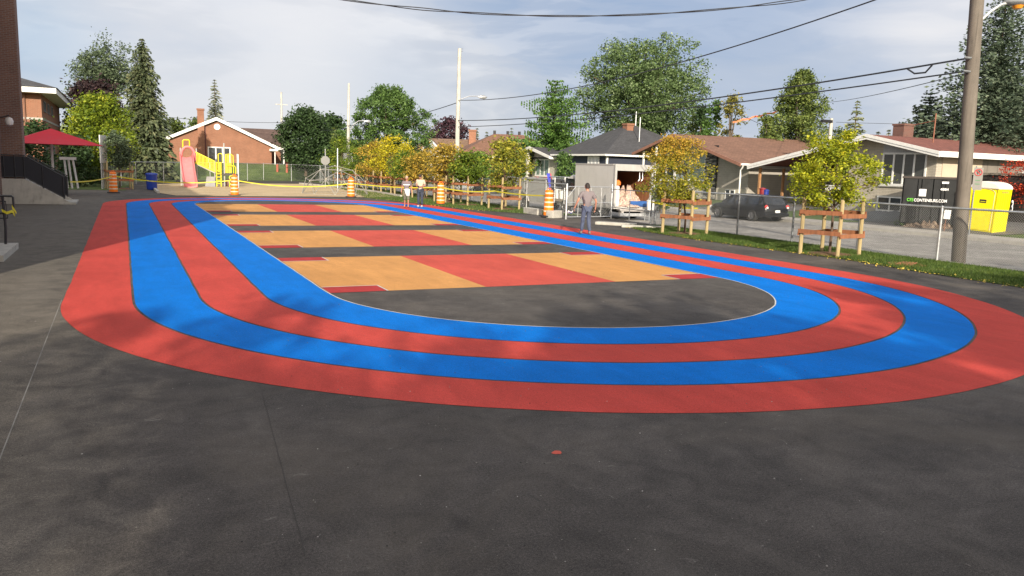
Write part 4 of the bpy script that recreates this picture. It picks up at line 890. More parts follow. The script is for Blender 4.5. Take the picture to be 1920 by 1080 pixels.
for i, (p, tp, hw, D, lb) in enumerate(((893, 238, 11, 150, 'small far spruce just right of the brick chimney'), (911, 245, 9, 155, 'second small far spruce right of the brick chimney'), (957, 237, 10, 150, 'small far spruce above the brown hip roof'), (930, 250, 7, 160, 'tiny far spruce between the two larger far spruces'), (1640, 244, 9, 120, 'small far tree beyond the white fascia roof'), (1660, 240, 9, 122, 'small bare topped far tree beyond the dark red roof'))):
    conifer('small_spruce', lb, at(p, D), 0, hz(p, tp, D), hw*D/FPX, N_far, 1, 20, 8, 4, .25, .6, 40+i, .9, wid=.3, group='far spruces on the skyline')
c, R, zt, zb = box_of(984, 1088, 148, 275, 92); conifer('white_pine', 'bright green pine with layered open branches above the beige house', c, .2, zt, R*1.5, N_pine, 1.5, 28, 12, 15, .0, .15, 23, .5, irregular=.40, up=.12, wid=.8, dens=13)
c, R, zt, zb = box_of(1088, 1312, 66, 272, 93); t_ = tree('willow_tree', 'huge pale green willow behind the navy house', 'tree', c, .2, zb-.6, zt, R*1.04, L_wil, 'round', 620, 80, .16, .85, 24, .30, .5, limbs=26)
for i, (a, b, tp, bt, lb) in enumerate(((1300, 1318, 202, 262, 'slim dark cedar, left one of three behind the brown roof'), (1312, 1330, 196, 262, 'slim green cedar, middle one of three behind the brown roof'), (1326, 1346, 192, 262, 'slim green cedar, right one of three behind the brown roof'))):
    c, R, zt, zb = box_of(a, b, tp, bt, 82); tree('cedar_tree', lb, 'tree', c, .2, 1, zt, R, L_dk if i == 0 else L_ced, 'column', 50, 50, .16, .4, 50+i, .15, group='cedars behind the brown roof')
c, R, zt, zb = box_of(1340, 1390, 182, 262, 80); tree('poplar_tree', 'loose yellowing poplar behind the brown roof', 'tree', c, .2, 2, zt, R, L_pop, 'oval', 60, 45, .15, .5, 54, .6)
c, R, zt, zb = box_of(1280, 1310, 218, 262, 84); tree('low_tree', 'low green tree left of the cedars', 'tree', c, .2, 1, zt, R, L_trap, 'dome', 40, 40, .18, .5, 55)
c, R, zt, zb = box_of(1425, 1558, 138, 275, 74); tree('broad_cone_tree', 'broad cone shaped green tree behind the brown roof', 'tree', c, .2, 1.5, zt, R*1.85, L_trap, 'cone', 480, 84, .12, .55, 25, .3)
c, R, zt, zb = box_of(1412, 1452, 222, 268, 70); tree('low_tree', 'low leafy tree at the left foot of the cone shaped tree', 'tree', c, .2, 2, zt, R, L_trap, 'dome', 40, 40, .16, .5, 56)
c, R, zt, zb = box_of(1562, 1630, 184, 265, 80); conifer('spruce', 'spruce with sparse level branches beyond the white fascia roof', c, .2, zt, R*1.05, leafmat('pale_spruce_needles', (0.093, 0.124, 0.054), (0.202, 0.217, 0.101), (0.310, 0.295, 0.155), .08), 2, 26, 9, 7, .18, .34, 26, .8, irregular=.35, wid=.3)
c, R, zt, zb = box_of(1740, 1960, -25, 262, 60); conifer('blue_spruce', 'very tall blue green spruce behind the tall wooden pole at the right', c, .2, zt, R*1.45, N_blue, 1.2, 62, 20, 17, .12, .19, 27, .75, irregular=.38, up=.12, wid=.4, dens=5)
c, R, zt, zb = box_of(1688, 1772, 172, 262, 64); conifer('blue_spruce', 'shorter blue green spruce left of the very tall one', c, .2, zt, R*1.6, N_blue, 1.5, 34, 15, 12, .1, .2, 28, .6, irregular=.4, up=.15, wid=.4, dens=5)
c, R, zt, zb = box_of(1890, 2040, 120, 262, 66); conifer('blue_spruce', 'dark spruce at the right edge behind the dark red roof', c, .2, zt, R*1.3, N_blue, 1.5, 32, 15, 12, .1, .2, 29, .7, irregular=.4, up=.12, wid=.4, dens=5)
c, R, zt, zb = box_of(1890, 2000, 282, 415, 46); tree('red_maple', 'small red autumn maple at the right edge beside the yellow toilet', 'tree', (c[0], c[1]), 0, .9, zt, R*.95, L_red, 'round', 75, 60, .06, .3, 60, .6, .05)
c, R, zt, zb = box_of(1036, 1080, 288, 345, 66); tree('green_bush', 'green bush in front of the beige house', 'shrub', c, 0, .2, zt, R, L_map, 'dome', 60, 50, .12, .35, 61, .3)
c, R, zt, zb = box_of(905, 990, 300, 345, 72); tree('green_hedge', 'green hedge along the lawn across the street behind the staked trees', 'hedge', c, 0, .1, zt-.3, R, L_map, 'dome', 60, 45, .14, .4, 62, .2)
c, R, zt, zb = box_of(860, 935, 288, 340, 80); tree('green_bush', 'bright green bush behind the white rounded sign', 'shrub', c, 0, .3, zt, R, leafmat('fresh_green_leaves', (0.078, 0.155, 0.023), (0.186, 0.295, 0.046), None, .3), 'dome', 70, 45, .16, .5, 63, .3)
c, R, zt, zb = box_of(1222, 1262, 350, 395, 47); tree('green_bush', 'low green bush on the lawn behind the open truck', 'shrub', c, 0, .1, zt, R, L_map, 'dome', 40, 45, .08, .25, 64, .2)
# hedge at the foot of the slope on the far side and far wood
for i, (p, D, w_, h, lb) in enumerate(((700, 96, 4, 2.6, 'dark hedge below the maple'), (760, 100, 5, 2.8, 'dark hedge left of the grey gabled house'), (640, 104, 4, 2.4, 'dark hedge behind the stop sign'))):
    x_, y_ = at(p, D); tree('dark_hedge', lb, 'hedge', (x_, y_), .2, .2, h, w_, L_dk, 'dome', 60, 40, .22, .7, 70+i, .2)
# distant wood
g = np.random.default_rng(5); n = 30000; th = g.uniform(-.95, 1.35, n); rad = g.uniform(230, 290, n)
hh = np.array([7+5*noise.noise(Vector((a*14, 0, 3)))+2*noise.noise(Vector((a*60, 1, 3))) for a in th]); X = rad*np.sin(th); Yy = rad*np.cos(th)
C = np.stack([X, Yy, g.random(n)**.6*hh], 1); A = g.normal(0, .8, (n, 3)); B = g.normal(0, .7, (n, 3)); V, Fk = leafquads(C, A, B)
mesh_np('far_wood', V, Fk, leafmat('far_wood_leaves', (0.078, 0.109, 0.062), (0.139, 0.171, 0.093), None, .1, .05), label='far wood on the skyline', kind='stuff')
# young street trees in the verge
young = [  # x, Y, crown half width, crown bottom, top, mat, seed, label
 (18.35, 16.75, 1.22, 1.45, 3.42, Y_a, 81, 'bushy yellow green young tree nearest the camera in the verge'),
 (18.45, 23.6, 1.12, 1.2, 3.45, Y_b, 82, 'young tree with orange leaves at its top beside the open truck'),
 (18.3, 38.9, 1.30, 1.25, 3.55, Y_f, 83, 'olive and yellow young tree left of the grey trailer'),
 (17.9, 46.2, 1.35, 1.2, 3.3, Y_c, 84, 'orange young tree in front of the tall pale pole'),
 (17.9, 43.0, .95, 1.3, 2.9, Y_d, 85, 'small greener young tree beside the white rounded sign'),
 (18.2, 51.3, 1.4, 1.2, 3.1, Y_c, 86, 'rusty orange young tree behind the man in the beige shirt'),
 (18.2, 55.2, 1.3, 1.2, 3.0, Y_d, 87, 'green and yellow young tree behind the two men'),
 (18.3, 58.9, 1.75, 1.2, 4.2, Y_e, 88, 'golden yellow young tree, tallest of the far row'),
 (18.4, 63.6, 1.8, 1.2, 3.9, Y_c, 89, 'broad orange young tree left of the golden one'),
 (18.4, 69.0, 1.7, 1.2, 3.4, Y_d, 90, 'green young tree just right of the street light pole'),
 (18.5, 75.0, 1.9, 1.2, 4.4, Y_d, 91, 'olive green young tree left of the street light pole')]
for x, y, R, zb, zt, mt, sd_, lb in young:
    near = y < 30
    tree('young_tree', lb, 'tree', (x, y), 0, zb, zt, R, mt, 'oval', 130 if near else 70, 88 if near else 50, .047 if near else .09, .23 if near else .42, sd_, .8 if near else .45, .035, M_twig, 'young street trees', 16, lean=(-.38, .2) if sd_ == 82 else (0, 0))
# trees behind the camera: they only throw their shade on the near asphalt
for i, (x, y, R, zb, zt) in enumerate(((-15, -20, 4.2, 3, 12), (-8.5, -17, 3.8, 3.5, 11.5), (-2, -19, 4.0, 3.5, 11.6), (4.5, -17.5, 3.8, 3, 11.2), (11, -18.5, 4.2, 3, 12), (17, -15, 3.6, 3, 10.5), (1.5, -25, 4, 6, 14.5), (-13.5, -9, 3, 3.5, 8.5), (-5, -23, 4, 5, 13), (8, -22, 4, 5, 13))):
    tree('schoolyard_tree', 'leafy schoolyard tree standing behind the camera, out of the photo', 'tree', (x, y), 0, zb, zt, R, L_map, 'round', 110, 60, .26, .8, 100+i, .3, group='schoolyard trees behind the camera')
# ------------------------------------------------------------------ things of the playground
def yaw_at(x, y, extra=0.0): return math.atan2(y, x)-PI/2+extra      # local -Y then faces the camera side
# traffic drums
M_orange = P('drum_orange', (.85, .20, .012), .4, var=.06, scale=5); M_refl = P('reflective_white', (.66, .56, .42), .35, var=.05)
def drum(loc, lb, rz=0):
    t = thing('traffic_drum', lb, 'traffic barrel', loc, rz, 'orange and white traffic drums'); m = MB()
    prof = [(.27, .06), (.275, .1)]; z = .1; r = .275
    for k in range(5):
        prof += [(r, z+.2), (r-.012, z+.205)]; r -= .012; z += .205
    prof += [(r, z+.06), (r-.04, z+.10), (.05, z+.11)]; m.lathe(prof, n=24); m.build('drum_body', M_orange, t)
    z, r = .1, .275
    for k in range(5):
        MB().lathe([(r+.003, z+.125), (r+.004, z+.13), (r+.004, z+.185), (r+.001, z+.19)], n=24).build('white_band', M_refl, t); z += .205; r -= .012
    MB().lathe([(.40, 0), (.42, .02), (.40, .06), (.28, .075)], n=10).build('rubber_base', M_rubber, t)
    MB().tube([(-.09, 0, z+.09), (-.09, 0, z+.17), (.09, 0, z+.17), (.09, 0, z+.09)], .02, 8).build('handle', M_orange, t)
    return t
d0 = drum(W(213, 362), 'shaded orange traffic drum on the left beside the small staked tree')
d0.scale = (.86, .86, 1.0); drums = {213: d0}
for px, py, lb in ((440, 367, 'orange and white traffic drum in front of the yellow play structure'), (658, 370, 'orange traffic drum between the dome climber and the street light pole'), (826, 383.5, 'orange and white traffic drum right of the man in the beige shirt'), (1028, 408, 'tall looking orange traffic drum standing on pale concrete beside the gate'), (737, 357.5, 'faded traffic drum behind the stakes of the golden young tree')):
    drums[px] = copy_tree(d0, W(px, py), random.uniform(0, 3), lb)
drums[1028].location.z = .04
# small striped cone in the street
c = W(815, 369); t = thing('traffic_cone', 'small white and orange striped cone beyond the fence', 'traffic cone', c)
MB().lathe([(.16, 0.05), (.13, .3), (.09, .6), (.05, .85), (.03, .9)], n=16).build('cone_body', M_orange, t)
for z in (.22, .5, .72): MB().lathe([(.155-.125*z+.012, z), (.155-.125*(z+.13)+.012, z+.13)], n=16).build('white_band', M_refl, t)
MB().box(-.2, .2, -.2, .2, 0, .05).build('cone_base', M_rubber, t)
# caution tape from drum to drum
pts = []
def span(a, b, sag, n=10):
    a, b = Vector(a), Vector(b)
    for i in range(n+1):
        f = i/n; p = a.lerp(b, f); p.z -= sag*4*f*(1-f); pts.append(p)
dl = lambda k, z=.95: (*drums[k].location.xy, z)
span((-2.2, 41.9, .95), dl(213, 1.0), .1); span(dl(213, 1.02), dl(440), .28); span(dl(440), dl(658, .9), .3, 14); span(dl(658, .92), dl(826, .98), .12, 14); span(dl(826, .98), (17.55, 38.5, .98), .12); span((17.55, 38.5, .98), dl(1028, 1.0), .06)
ribbon('caution_tape', pts, .06, M_tape, 'long yellow caution tape strung between the traffic drums', 'tape')
ribbon('tape_strip', [(19.95, 27.9, .98), (20.25, 26.8, .86), (20.3, 25.2, .86), (18.5, 23.9, .93)], .06, M_tape, 'short yellow tape between the loose fence panel and the tree stakes', 'tape')
# blue bin
c = W(285, 356); t = thing('blue_bin', 'blue plastic bin at the left corner of the sand', 'bin', c, .3); M_bb = P('blue_plastic', (.015, .045, .32), .4)
MB().lathe([(.30, .02), (.33, .1), (.355, .95), (.37, 1.0), (.345, 1.02)], n=20).build('bin_body', M_bb, t)
MB().lathe([(.37, .98), (.39, 1.0), (.39, 1.06), (.36, 1.1), (.2, 1.13), (.02, 1.14)], n=20).build('lid', M_bb, t)
# play structure
c = at(395, 67); t = thing('play_structure', 'yellow play structure with pink slide on the sand', 'playground set', (c[0], c[1], .02), yaw_at(*c))
M_pink = P('pink_plastic', (.72, .20, .20), .4, var=.08); M_yel = P('yellow_paint', (.80, .66, .02), .4, var=.05); M_pg = P('grey_play_post', (.36, .35, .33), .5, var=.1); M_deck = P('dark_deck', (.07, .065, .06), .8)
q = 67/FPX; X = lambda px: (px-395)*q; Z = lambda py: (349-py)*q
m = MB(); sec = [(1.6, Z(300)), (1.2, Z(303)), (.5, Z(318)), (-.4, Z(333)), (-1.2, Z(344)), (-1.9, Z(347.5)), (-2.3, Z(348))]; xc = [X(355), X(356), X(357.5), X(359.5), X(361.5), X(362.5), X(363)]
V_, F_ = [], []
for (y, z), xx in zip(sec, xc):
    for dx, dz in ((-.50, .38), (-.44, .40), (-.38, .10), (0, 0), (.38, .10), (.44, .40), (.50, .38), (.47, .0), (0, -.08), (-.47, .0)): V_.append((xx+dx, y, z+dz))
for i in range(len(sec)-1):
    for k in range(10): F_.append((i*10+k, i*10+(k+1) % 10, (i+1)*10+(k+1) % 10, (i+1)*10+k))
F_ += [tuple(range(10)), tuple(60+k for k in range(10))][::1]
m.add(V_, F_, True); m.build('slide', M_pink, t)
hood = [(X(347)+(X(369)-X(347))*(.5-.5*math.cos(a)), Z(296)+(Z(281)-Z(296))*math.sin(a)) for a in [PI*k/10 for k in range(11)]]
m = MB(); m.tube([(X(347), 1.5, Z(306))]+[(a, 1.5, b) for a, b in hood]+[(X(369), 1.5, Z(306))], .10, 8); m.tube([(X(347), 1.75, Z(306))]+[(a, 1.75, b) for a, b in hood]+[(X(369), 1.75, Z(306))], .10, 8); m.build('slide_hood', M_pink, t)
for x, zz in ((346, 284), (372, 284), (402, 305), (418, 273), (440, 291), (348, 300)): MB().tube([(X(x), 1.7 if x != 348 else 3.0, -.1), (X(x), 1.7 if x != 348 else 3.0, Z(zz)), (X(x), 1.7, Z(zz)+.03)], [.06, .06, .03], 10).build('post', M_pg, t)
MB().tube([(X(350), 1.9, Z(284)), (X(350), 1.9, Z(271)), (X(352), 1.9, Z(269)), (X(360), 1.9, Z(269)), (X(361), 1.9, Z(271)), (X(361), 1.9, Z(284))], .045, 8).build('top_loop', M_yel, t)
MB().box(X(346), X(372), 1.7, 3.0, Z(309), Z(306)).build('upper_deck', M_deck, t); MB().box(X(402), X(440), 1.5, 3.0, Z(329), Z(326)).build('lower_deck', M_deck, t)
m = MB(); m.add([(X(369), 1.62, Z(288)), (X(402), 1.62, Z(304)), (X(402), 1.62, Z(306)), (X(369), 1.62, Z(290)), (X(369), 1.68, Z(288)), (X(402), 1.68, Z(304)), (X(402), 1.68, Z(306)), (X(369), 1.68, Z(290))], [(0, 1, 2, 3), (4, 5, 6, 7), (0, 1, 5, 4), (3, 2, 6, 7)])
m.add([(X(369), 1.62, Z(307)), (X(402), 1.62, Z(322)), (X(402), 1.62, Z(324)), (X(369), 1.62, Z(309)), (X(369), 1.68, Z(307)), (X(402), 1.68, Z(322)), (X(402), 1.68, Z(324)), (X(369), 1.68, Z(309))], [(0, 1, 2, 3), (4, 5, 6, 7), (0, 1, 5, 4), (3, 2, 6, 7)])
for k in range(15):
    xx = 369.6+k*2.25; o_ = (xx-369)*16/33; m.box(X(xx), X(xx+1.15), 1.63, 1.67, Z(308+o_*.95), Z(289+o_))
m.build('barred_ramp_guard', M_yel, t)
MB().add([(X(370), 1.7, Z(311)), (X(403), 1.7, Z(327)), (X(403), 3.0, Z(327)), (X(370), 3.0, Z(311)), (X(370), 1.7, Z(308.5)), (X(403), 1.7, Z(324.5)), (X(403), 3.0, Z(324.5)), (X(370), 3.0, Z(308.5))], [(0, 1, 2, 3), (4, 5, 6, 7), (0, 1, 5, 4), (3, 2, 6, 7)]).build('ramp_deck', M_pg, t)
m = MB(); 
for a, b in ((404.5, 412), ):
    m.tube([(X(a), 1.0, 0), (X(a), 1.4, Z(325)), (X(a), 1.45, Z(306))], .04, 8); m.tube([(X(b), 1.0, 0), (X(b), 1.4, Z(325)), (X(b), 1.45, Z(306))], .04, 8)
    for k in range(5): m.tube([(X(a), 1.0+.08*k, .25+.25*k*1.0), (X(b), 1.0+.08*k, .25+.25*k)], .03, 6)
m.build('ladder', M_yel, t)
m = MB()
for a, b in ((405, 414), (420, 431)):
    for k in range(4): xx = a+(b-a)*k/4; m.box(X(xx), X(xx+1.6), 1.66, 1.7, Z(325), Z(306 if a == 405 else 292))
m.tube([(X(408), 1.6, Z(306)), (X(408), 1.6, Z(292)), (X(410), 1.6, Z(291)), (X(414), 1.6, Z(291)), (X(415), 1.6, Z(293)), (X(415), 1.6, Z(306))], .035, 6)
m.tube([(X(421), 1.6, Z(306)), (X(421), 1.6, Z(292)), (X(429), 1.6, Z(291)), (X(433), 1.6, Z(294)), (X(433.5), 1.6, Z(325))], .035, 6); m.tube([(X(422), 1.55, Z(312)), (X(435), 1.55, Z(312)), (X(437), 1.55, Z(315)), (X(437), 1.55, Z(328))], .035, 6); m.build('guard_panels', M_yel, t)
m = MB()
for z in (333, 341, 347): m.tube([(X(431)+.12*math.cos(a)*2, 1.2, Z(z)+.18*math.sin(a)) for a in [2*PI*k/12 for k in range(12)]], .035, 6, closed=True)
m.tube([(X(431), 1.2, Z(328)), (X(431), 1.2, 0)], .04, 6); m.build('loop_climber', M_yel, t)
m = MB(); m.add([(X(385), .6, 0), (X(402), .6, 0), (X(402), 1.6, Z(332)), (X(388), 1.6, Z(332)), (X(385), .75, 0), (X(402), .75, 0), (X(402), 1.75, Z(332)), (X(388), 1.75, Z(332))], [(0, 1, 2, 3), (4, 5, 6, 7), (0, 1, 5, 4), (1, 2, 6, 5), (2, 3, 7, 6), (3, 0, 4, 7)]); m.build('climbing_panel', P('grey_plastic', (.30, .29, .29), .5), t)
MB().lathe([(.3, 0), (.34, .3), (.2, .55), (.02, .6)], (X(426), 2.2, 0), 12).build('play_drum', P('brown_plastic', (.12, .06, .05), .5), t)
# dome climber
c = at(628, 58.5); t = thing('dome_climber', 'grey metal geodesic climbing dome on the sand', 'climbing dome', (c[0], c[1], .02), yaw_at(*c))
bm = bmesh.new(); bmesh.ops.create_icosphere(bm, subdivisions=2, radius=1); R_, Hd = 2.35, 1.95
m = MB(); jn = MB()
for e in bm.edges:
    a, b = e.verts
    if a.co.z > -.05 and b.co.z > -.05: m.tube([(v.co.x*R_, v.co.y*R_, max(0, v.co.z)*Hd) for v in (a, b)], .022, 6)
for v in bm.verts:
    if v.co.z > -.05: jn.lathe([(.02, -.05), (.06, 0), (.02, .05)], (v.co.x*R_, v.co.y*R_, max(0, v.co.z)*Hd), 6)
m.build('dome_bars', P('dome_steel', (.24, .235, .22), .5, .2), t); jn.build('joints', P('pale_joint', (.40, .37, .28), .5), t); bm.free()
# red canopy, white frame, sign edge-on, red posts
c = at(99, 50); t = thing('shade_canopy', 'large red square shade umbrella beside the school', 'umbrella', (c[0], c[1], 0), yaw_at(*c, .12)); zc, ze = hz(99, 241, 50), hz(99, 271, 50); a = 2.15
m = MB(); n = 8; V_ = []
for s in range(4):
    p0 = Vector((a*(1 if s in (0, 3) else -1), a*(1 if s < 2 else -1), 0)); s2 = (s+1) % 4; p1 = Vector((a*(1 if s2 in (0, 3) else -1), a*(1 if s2 < 2 else -1), 0))
    prev = None
    for i in range(6):
        f = i/5; row_ = [p0.lerp(p1, k/n)*(1-f)+Vector((0, 0, ze+(zc-ze)*f-.10*math.sin(PI*f)*(1)+(-.0)))*1 for k in range(n+1)]
        row_ = [Vector((r.x, r.y, ze+(zc-ze)*f-.12*math.sin(PI*f)*abs(math.sin(PI*k/n))*.6)) for k, r in enumerate(row_)]
        if prev:
            for k in range(n): m.add([prev[k], prev[k+1], row_[k+1], row_[k]], [(0, 1, 2, 3)], True)
        prev = row_
m.build('canopy', P('red_canvas', (.55, .015, .03), .7, var=.06), t)
m = MB()
for sx, sy in ((1, 1), (-1, 1), (-1, -1), (1, -1)): m.tube([(0, 0, zc-.08), (sx*a*.98, sy*a*.98, ze-.03)], .02, 6)
m.build('ribs', M_galv, t); MB().tube([(0, 0, 0), (0, 0, zc-.05)], .06, 10).build('mast', M_white, t)
c = at(129, 53); t = thing('pipe_frame', 'white pipe frame standing in the shade right of the stair railing', 'frame', (c[0], c[1], 0), yaw_at(*c))
MB().beam((-.45, 0, 1.95), (.4, 0, 1.95), .2, .16).build('top_bar', M_white, t)
for x0, x1 in ((-.2, -.1), (.0, .12), (.22, .42)): MB().tube([(x0, 0, 1.9), (x1, .02, .25)], .055, 8).build('leg', M_white, t)
c = at(195, 60); t = thing('edge_on_sign', 'tall white notice board seen edge-on beside the young dark tree', 'sign', (c[0], c[1], 0), yaw_at(*c, 1.25))
MB().box(-.6, .6, -.03, .03, 1.7, 3.5).build('board', M_white, t)
for x in (-.5, .5): MB().tube([(x, 0, -.1), (x, 0, 3.45)], .04, 8).build('post', M_galv, t)
for i, (px, lb) in enumerate(((520, 'red post left one of the pair on the slope'), (538, 'red post right one of the pair on the slope'), (573, 'single red post on the slope near the stop sign'), (290, 'thin red post above the blue bin'), (299, 'second thin red post right of the blue bin'))):
    x, y = at(px, 99); z = gz(x, y); m = MB(); m.tube([(0, 0, -.2), (0, 0, hz(px, 308, 99)-z), (0, 0, hz(px, 307, 99)-z)], [.13 if px > 400 else .06]*2+[.05], 8); m.build('red_post', P('red_brown_paint', (.40, .10, .06), .7), label=lb, cat='post', group='red posts on the slope').location = (x, y, z)
for i, (px, D, lb) in enumerate(((447, 66, 'tall thin grey pole beside the traffic drum at the play structure'), (633, 66, 'tall thin grey pole right of the stop sign'))):
    x, y = at(px, D); m = MB(); m.tube([(0, 0, -.1), (0, 0, hz(px, 290 if px == 447 else 279, D)), (0, 0, hz(px, 289 if px == 447 else 278, D))], [.045, .04, .02], 8); m.build('thin_pole', M_galv, label=lb, cat='pole').location = (x, y, 0)
c = at(610, 72); t = thing('stop_sign', 'pale back of an octagonal stop sign on a tall pole behind the dome climber', 'sign', (c[0], c[1], 0), yaw_at(*c))
MB().tube([(0, 0, -.1), (0, 0, hz(610, 279, 72))], .04, 8).build('post', M_galv, t)
MB().prism([(.40*math.cos(PI/8+k*PI/4), .40*math.sin(PI/8+k*PI/4)) for k in range(8)], -.07, -.05, Matrix.Translation((0, 0, hz(610, 301, 72))), axis='y').build('sign_plate', P('aluminium_plate', (.17, .17, .165), .5, .2), t)
c = at(420+15, 0.1)
# tree stake frames
M_stake = woodmat('stake_wood', (.36, .28, .14)); M_rail = woodmat('rail_wood', (.30, .12, .055), .6); M_mulch = P('red_mulch', (.16, .075, .045), .95, var=.4, scale=12, bump=.8)
def guard(loc, s, h, rz, lb, seed):
    r_ = random.Random(seed); t = thing('tree_stakes', lb, 'tree stakes', loc, rz, 'wooden stake frames round the young trees')
    cs = [(-s, -s), (s, -s), (s, s), (-s, s)]; hs = [h*r_.uniform(.9, 1.08) for _ in cs]
    for (a, b), hh in zip(cs, hs): m = MB(); m.tube([(a, b, -.1), (a+r_.uniform(-.03, .03), b, hh), (a, b, hh+.02)], [.058, .055, .04], 8); m.build('stake', M_stake, t)
    for z in (.62, 1.18):
        for i in range(4):
            (a, b), (c_, d_) = cs[i], cs[(i+1) % 4]; ex = .07; dx, dy = (c_-a)/(2*s), (d_-b)/(2*s); ox, oy = dy*.075, -dx*.075; zz = z+(.03 if i % 2 else -.03)
            MB().beam((a-dx*ex+ox, b-dy*ex+oy, zz), (c_+dx*ex+ox, d_+dy*ex+oy, zz+r_.uniform(-.02, .02)), .035, .12).build('rail', M_rail, t)
    MB().lathe([(s*1.15, -.01), (s*1.0, .035), (s*.5, .05), (.02, .06)], (0, 0, 0), 18).build('mulch_ring', M_mulch, t); return t
gl = ['nearest wooden stake frame, round the bushy yellow green young tree', 'stake frame round the young tree beside the open truck', 'stake frame round the olive young tree left of the grey trailer', 'stake frame under the orange young tree by the tall pale pole', 'stake frame under the small greener tree beside the white rounded sign', 'stake frame just behind the man in the beige shirt', 'stake frame behind the two standing men', 'stake frame under the golden yellow young tree', 'stake frame under the broad orange young tree', 'stake frame right of the street light pole', 'stake frame left of the street light pole']
for i, (yv, lb) in enumerate(zip(young, gl)): guard((yv[0], yv[1], .012), .58, 1.72 if i != 2 else 1.6, .22 if i == 0 else .3+.1*math.sin(i*2), lb, 200+i)
c = at(222, 60); guard((c[0], c[1], .012), .75, 1.7, .1, 'stake frame round the dark young tree near the left traffic drum', 240)
# concrete pieces and drain
def block(px0, py0, px1, py1, h, w, lb, nm='kerb_block'):
    a, b = W(px0, py0), W(px1, py1); x, y = (a[0]+b[0])/2, (a[1]+b[1])/2; d = Vector((b[0]-a[0], b[1]-a[1], 0))/2
    m = MB(); m.beam(tuple(-d+Vector((0, 0, h/2))), tuple(d+Vector((0, 0, h/2))), w, h); o = m.build(nm, M_conc, label=lb, cat='concrete block'); o.location = (x, y, 0)
    bv = o.modifiers.new('bevel', 'BEVEL'); bv.width = .02; bv.segments = 2
block(986, 400, 1012, 403.5, .3, .3, 'short pale concrete kerb piece left of the drum by the gate'); block(1030, 409, 1050, 408, .34, .4, 'square pale concrete piece under the drum by the gate')
block(1118, 420.5, 1192, 424.5, .12, .5, 'flat pale concrete slab behind the walking man'); block(1165, 426, 1242, 429, .10, .35, 'long pale concrete kerb at the end of the near verge')
c = W(1700, 497); t = thing('drain_grate', 'rusty curved drain grate in the near verge', 'drain cover', c, .45)
for k in range(5): MB().beam((-.38, -.16+k*.08, .05), (.38, -.16+k*.08, .05), .03, .02).build('grate_bar', P('rust', (.30, .12, .06), .8, var=.3), t)
MB().lathe([(.46, .0), (.46, .03), (.40, .035), (.38, .02)], n=20).build('grate_ring', P('rust', (.30, .12, .06)), t)
# ------------------------------------------------------------------ utility poles and wires
M_pole = woodmat('pole_wood', (.150, .128, .106), .5); M_polel = woodmat('pale_pole_wood', (.50, .48, .43), .5); M_cable = P('cable_black', (.025, .028, .034), .5)
PR0, PR1 = Vector((20.70, 14.38, -.3)), Vector((20.34, 14.62, 10.6))
t = thing('utility_pole', 'thick brown wooden utility pole at the right behind the fence', 'utility pole', tuple(PR0))
MB().tube([(0, 0, 0), tuple((PR1-PR0)*.5), tuple(PR1-PR0)], [.184, .174, .16], 18).build('pole_shaft', M_pole, t)
def onpole(z): return PR0.lerp(PR1, (z+.3)/10.9)
a = onpole(6.3)-PR0; m = MB(); aa = [a, a+Vector((.35, -.12, .38)), a+Vector((.62, -.22, .58)), a+Vector((.85, -.3, .66))]; m.tube(aa, .04, 8); m.build('lamp_arm', M_galv, t)
MB().lathe([(.03, -.4), (.10, -.3), (.17, -.05), (.16, .2), (.05, .34)], n=12, M=Matrix.Translation(aa[-1]+Vector((.2, -.08, 0))) @ Matrix.Rotation(-.4, 4, 'Z') @ Matrix.Rotation(PI/2, 4, 'Y') @ Matrix.Diagonal((.6, 1, 1, 1))).build('lamp_head', M_dkgalv, t)
MB().lathe([(.01, -.10), (.10, -.08), (.15, .0)], n=12, M=Matrix.Translation(aa[-1]+Vector((.22, -.09, -.08)))).build('lamp_lens', P('amber_lens', (.75, .30, .03), .2), t)
for z in (5.45, 5.1): MB().tube([tuple(onpole(z)-PR0+Vector((-.2, -.1, 0))), tuple(onpole(z)-PR0+Vector((-.34, .0, .02)))], .03, 6).build('cable_bracket', M_dkgalv, t)
P2 = Vector((20.85, 52.2, 0)); z2 = hz(862, 91, P2.xy.length)
t = thing('utility_pole', 'tall pale wooden pole in the middle with a small street lamp', 'utility pole', tuple(P2-Vector((0, 0, .2))))
MB().tube([(0, 0, 0), (.05, 0, z2+.2)], [.17, .12], 12).build('pole_shaft', M_polel, t)
MB().tube([(.05, 0, 6.9), (.8, -.1, 7.2), (1.6, -.15, 7.25)], .03, 6).build('lamp_arm', M_galv, t)
MB().lathe([(.03, -.35), (.12, -.15), (.15, .15), (.04, .35)], n=10, M=Matrix.Translation((1.75, -.16, 7.2)) @ Matrix.Rotation(PI/2, 4, 'Y')).build('lamp_head', M_galv, t)
for z in (z2-.0, z2+.15): MB().tube([(-.05, 0, z), (.3, 0, z+.05)], .015, 5).build('pin_insulator', M_dkgalv, t)
c = Vector((*at(652, 80), 0)); z3 = hz(656, 156, 80)
t = thing('utility_pole', 'pale wooden pole with curved street light arm above the orange young trees', 'utility pole', tuple(c-Vector((0, 0, .2))))
MB().tube([(0, 0, 0), (.1, 0, z3+.2)], [.19, .10], 12).build('pole_shaft', M_polel, t)
za = hz(660, 246, 80); MB().tube([(.1, 0, za), (.5, -.1, za+.8), (1.0, -.2, za+1.2), (1.7, -.3, za+1.25)], .045, 6).build('lamp_arm', M_galv, t)
MB().lathe([(.03, -.35), (.12, -.15), (.15, .15), (.04, .35)], n=10, M=Matrix.Translation((1.85, -.32, za+1.2)) @ Matrix.Rotation(PI/2, 4, 'Y')).build('lamp_head', M_galv, t)
zb_ = hz(650, 292, 80)
for x in (-.42, .2): MB().box(x, x+.26, -.12, .12, zb_-.35, zb_+.45).build('white_box', M_white, t)
P3 = c
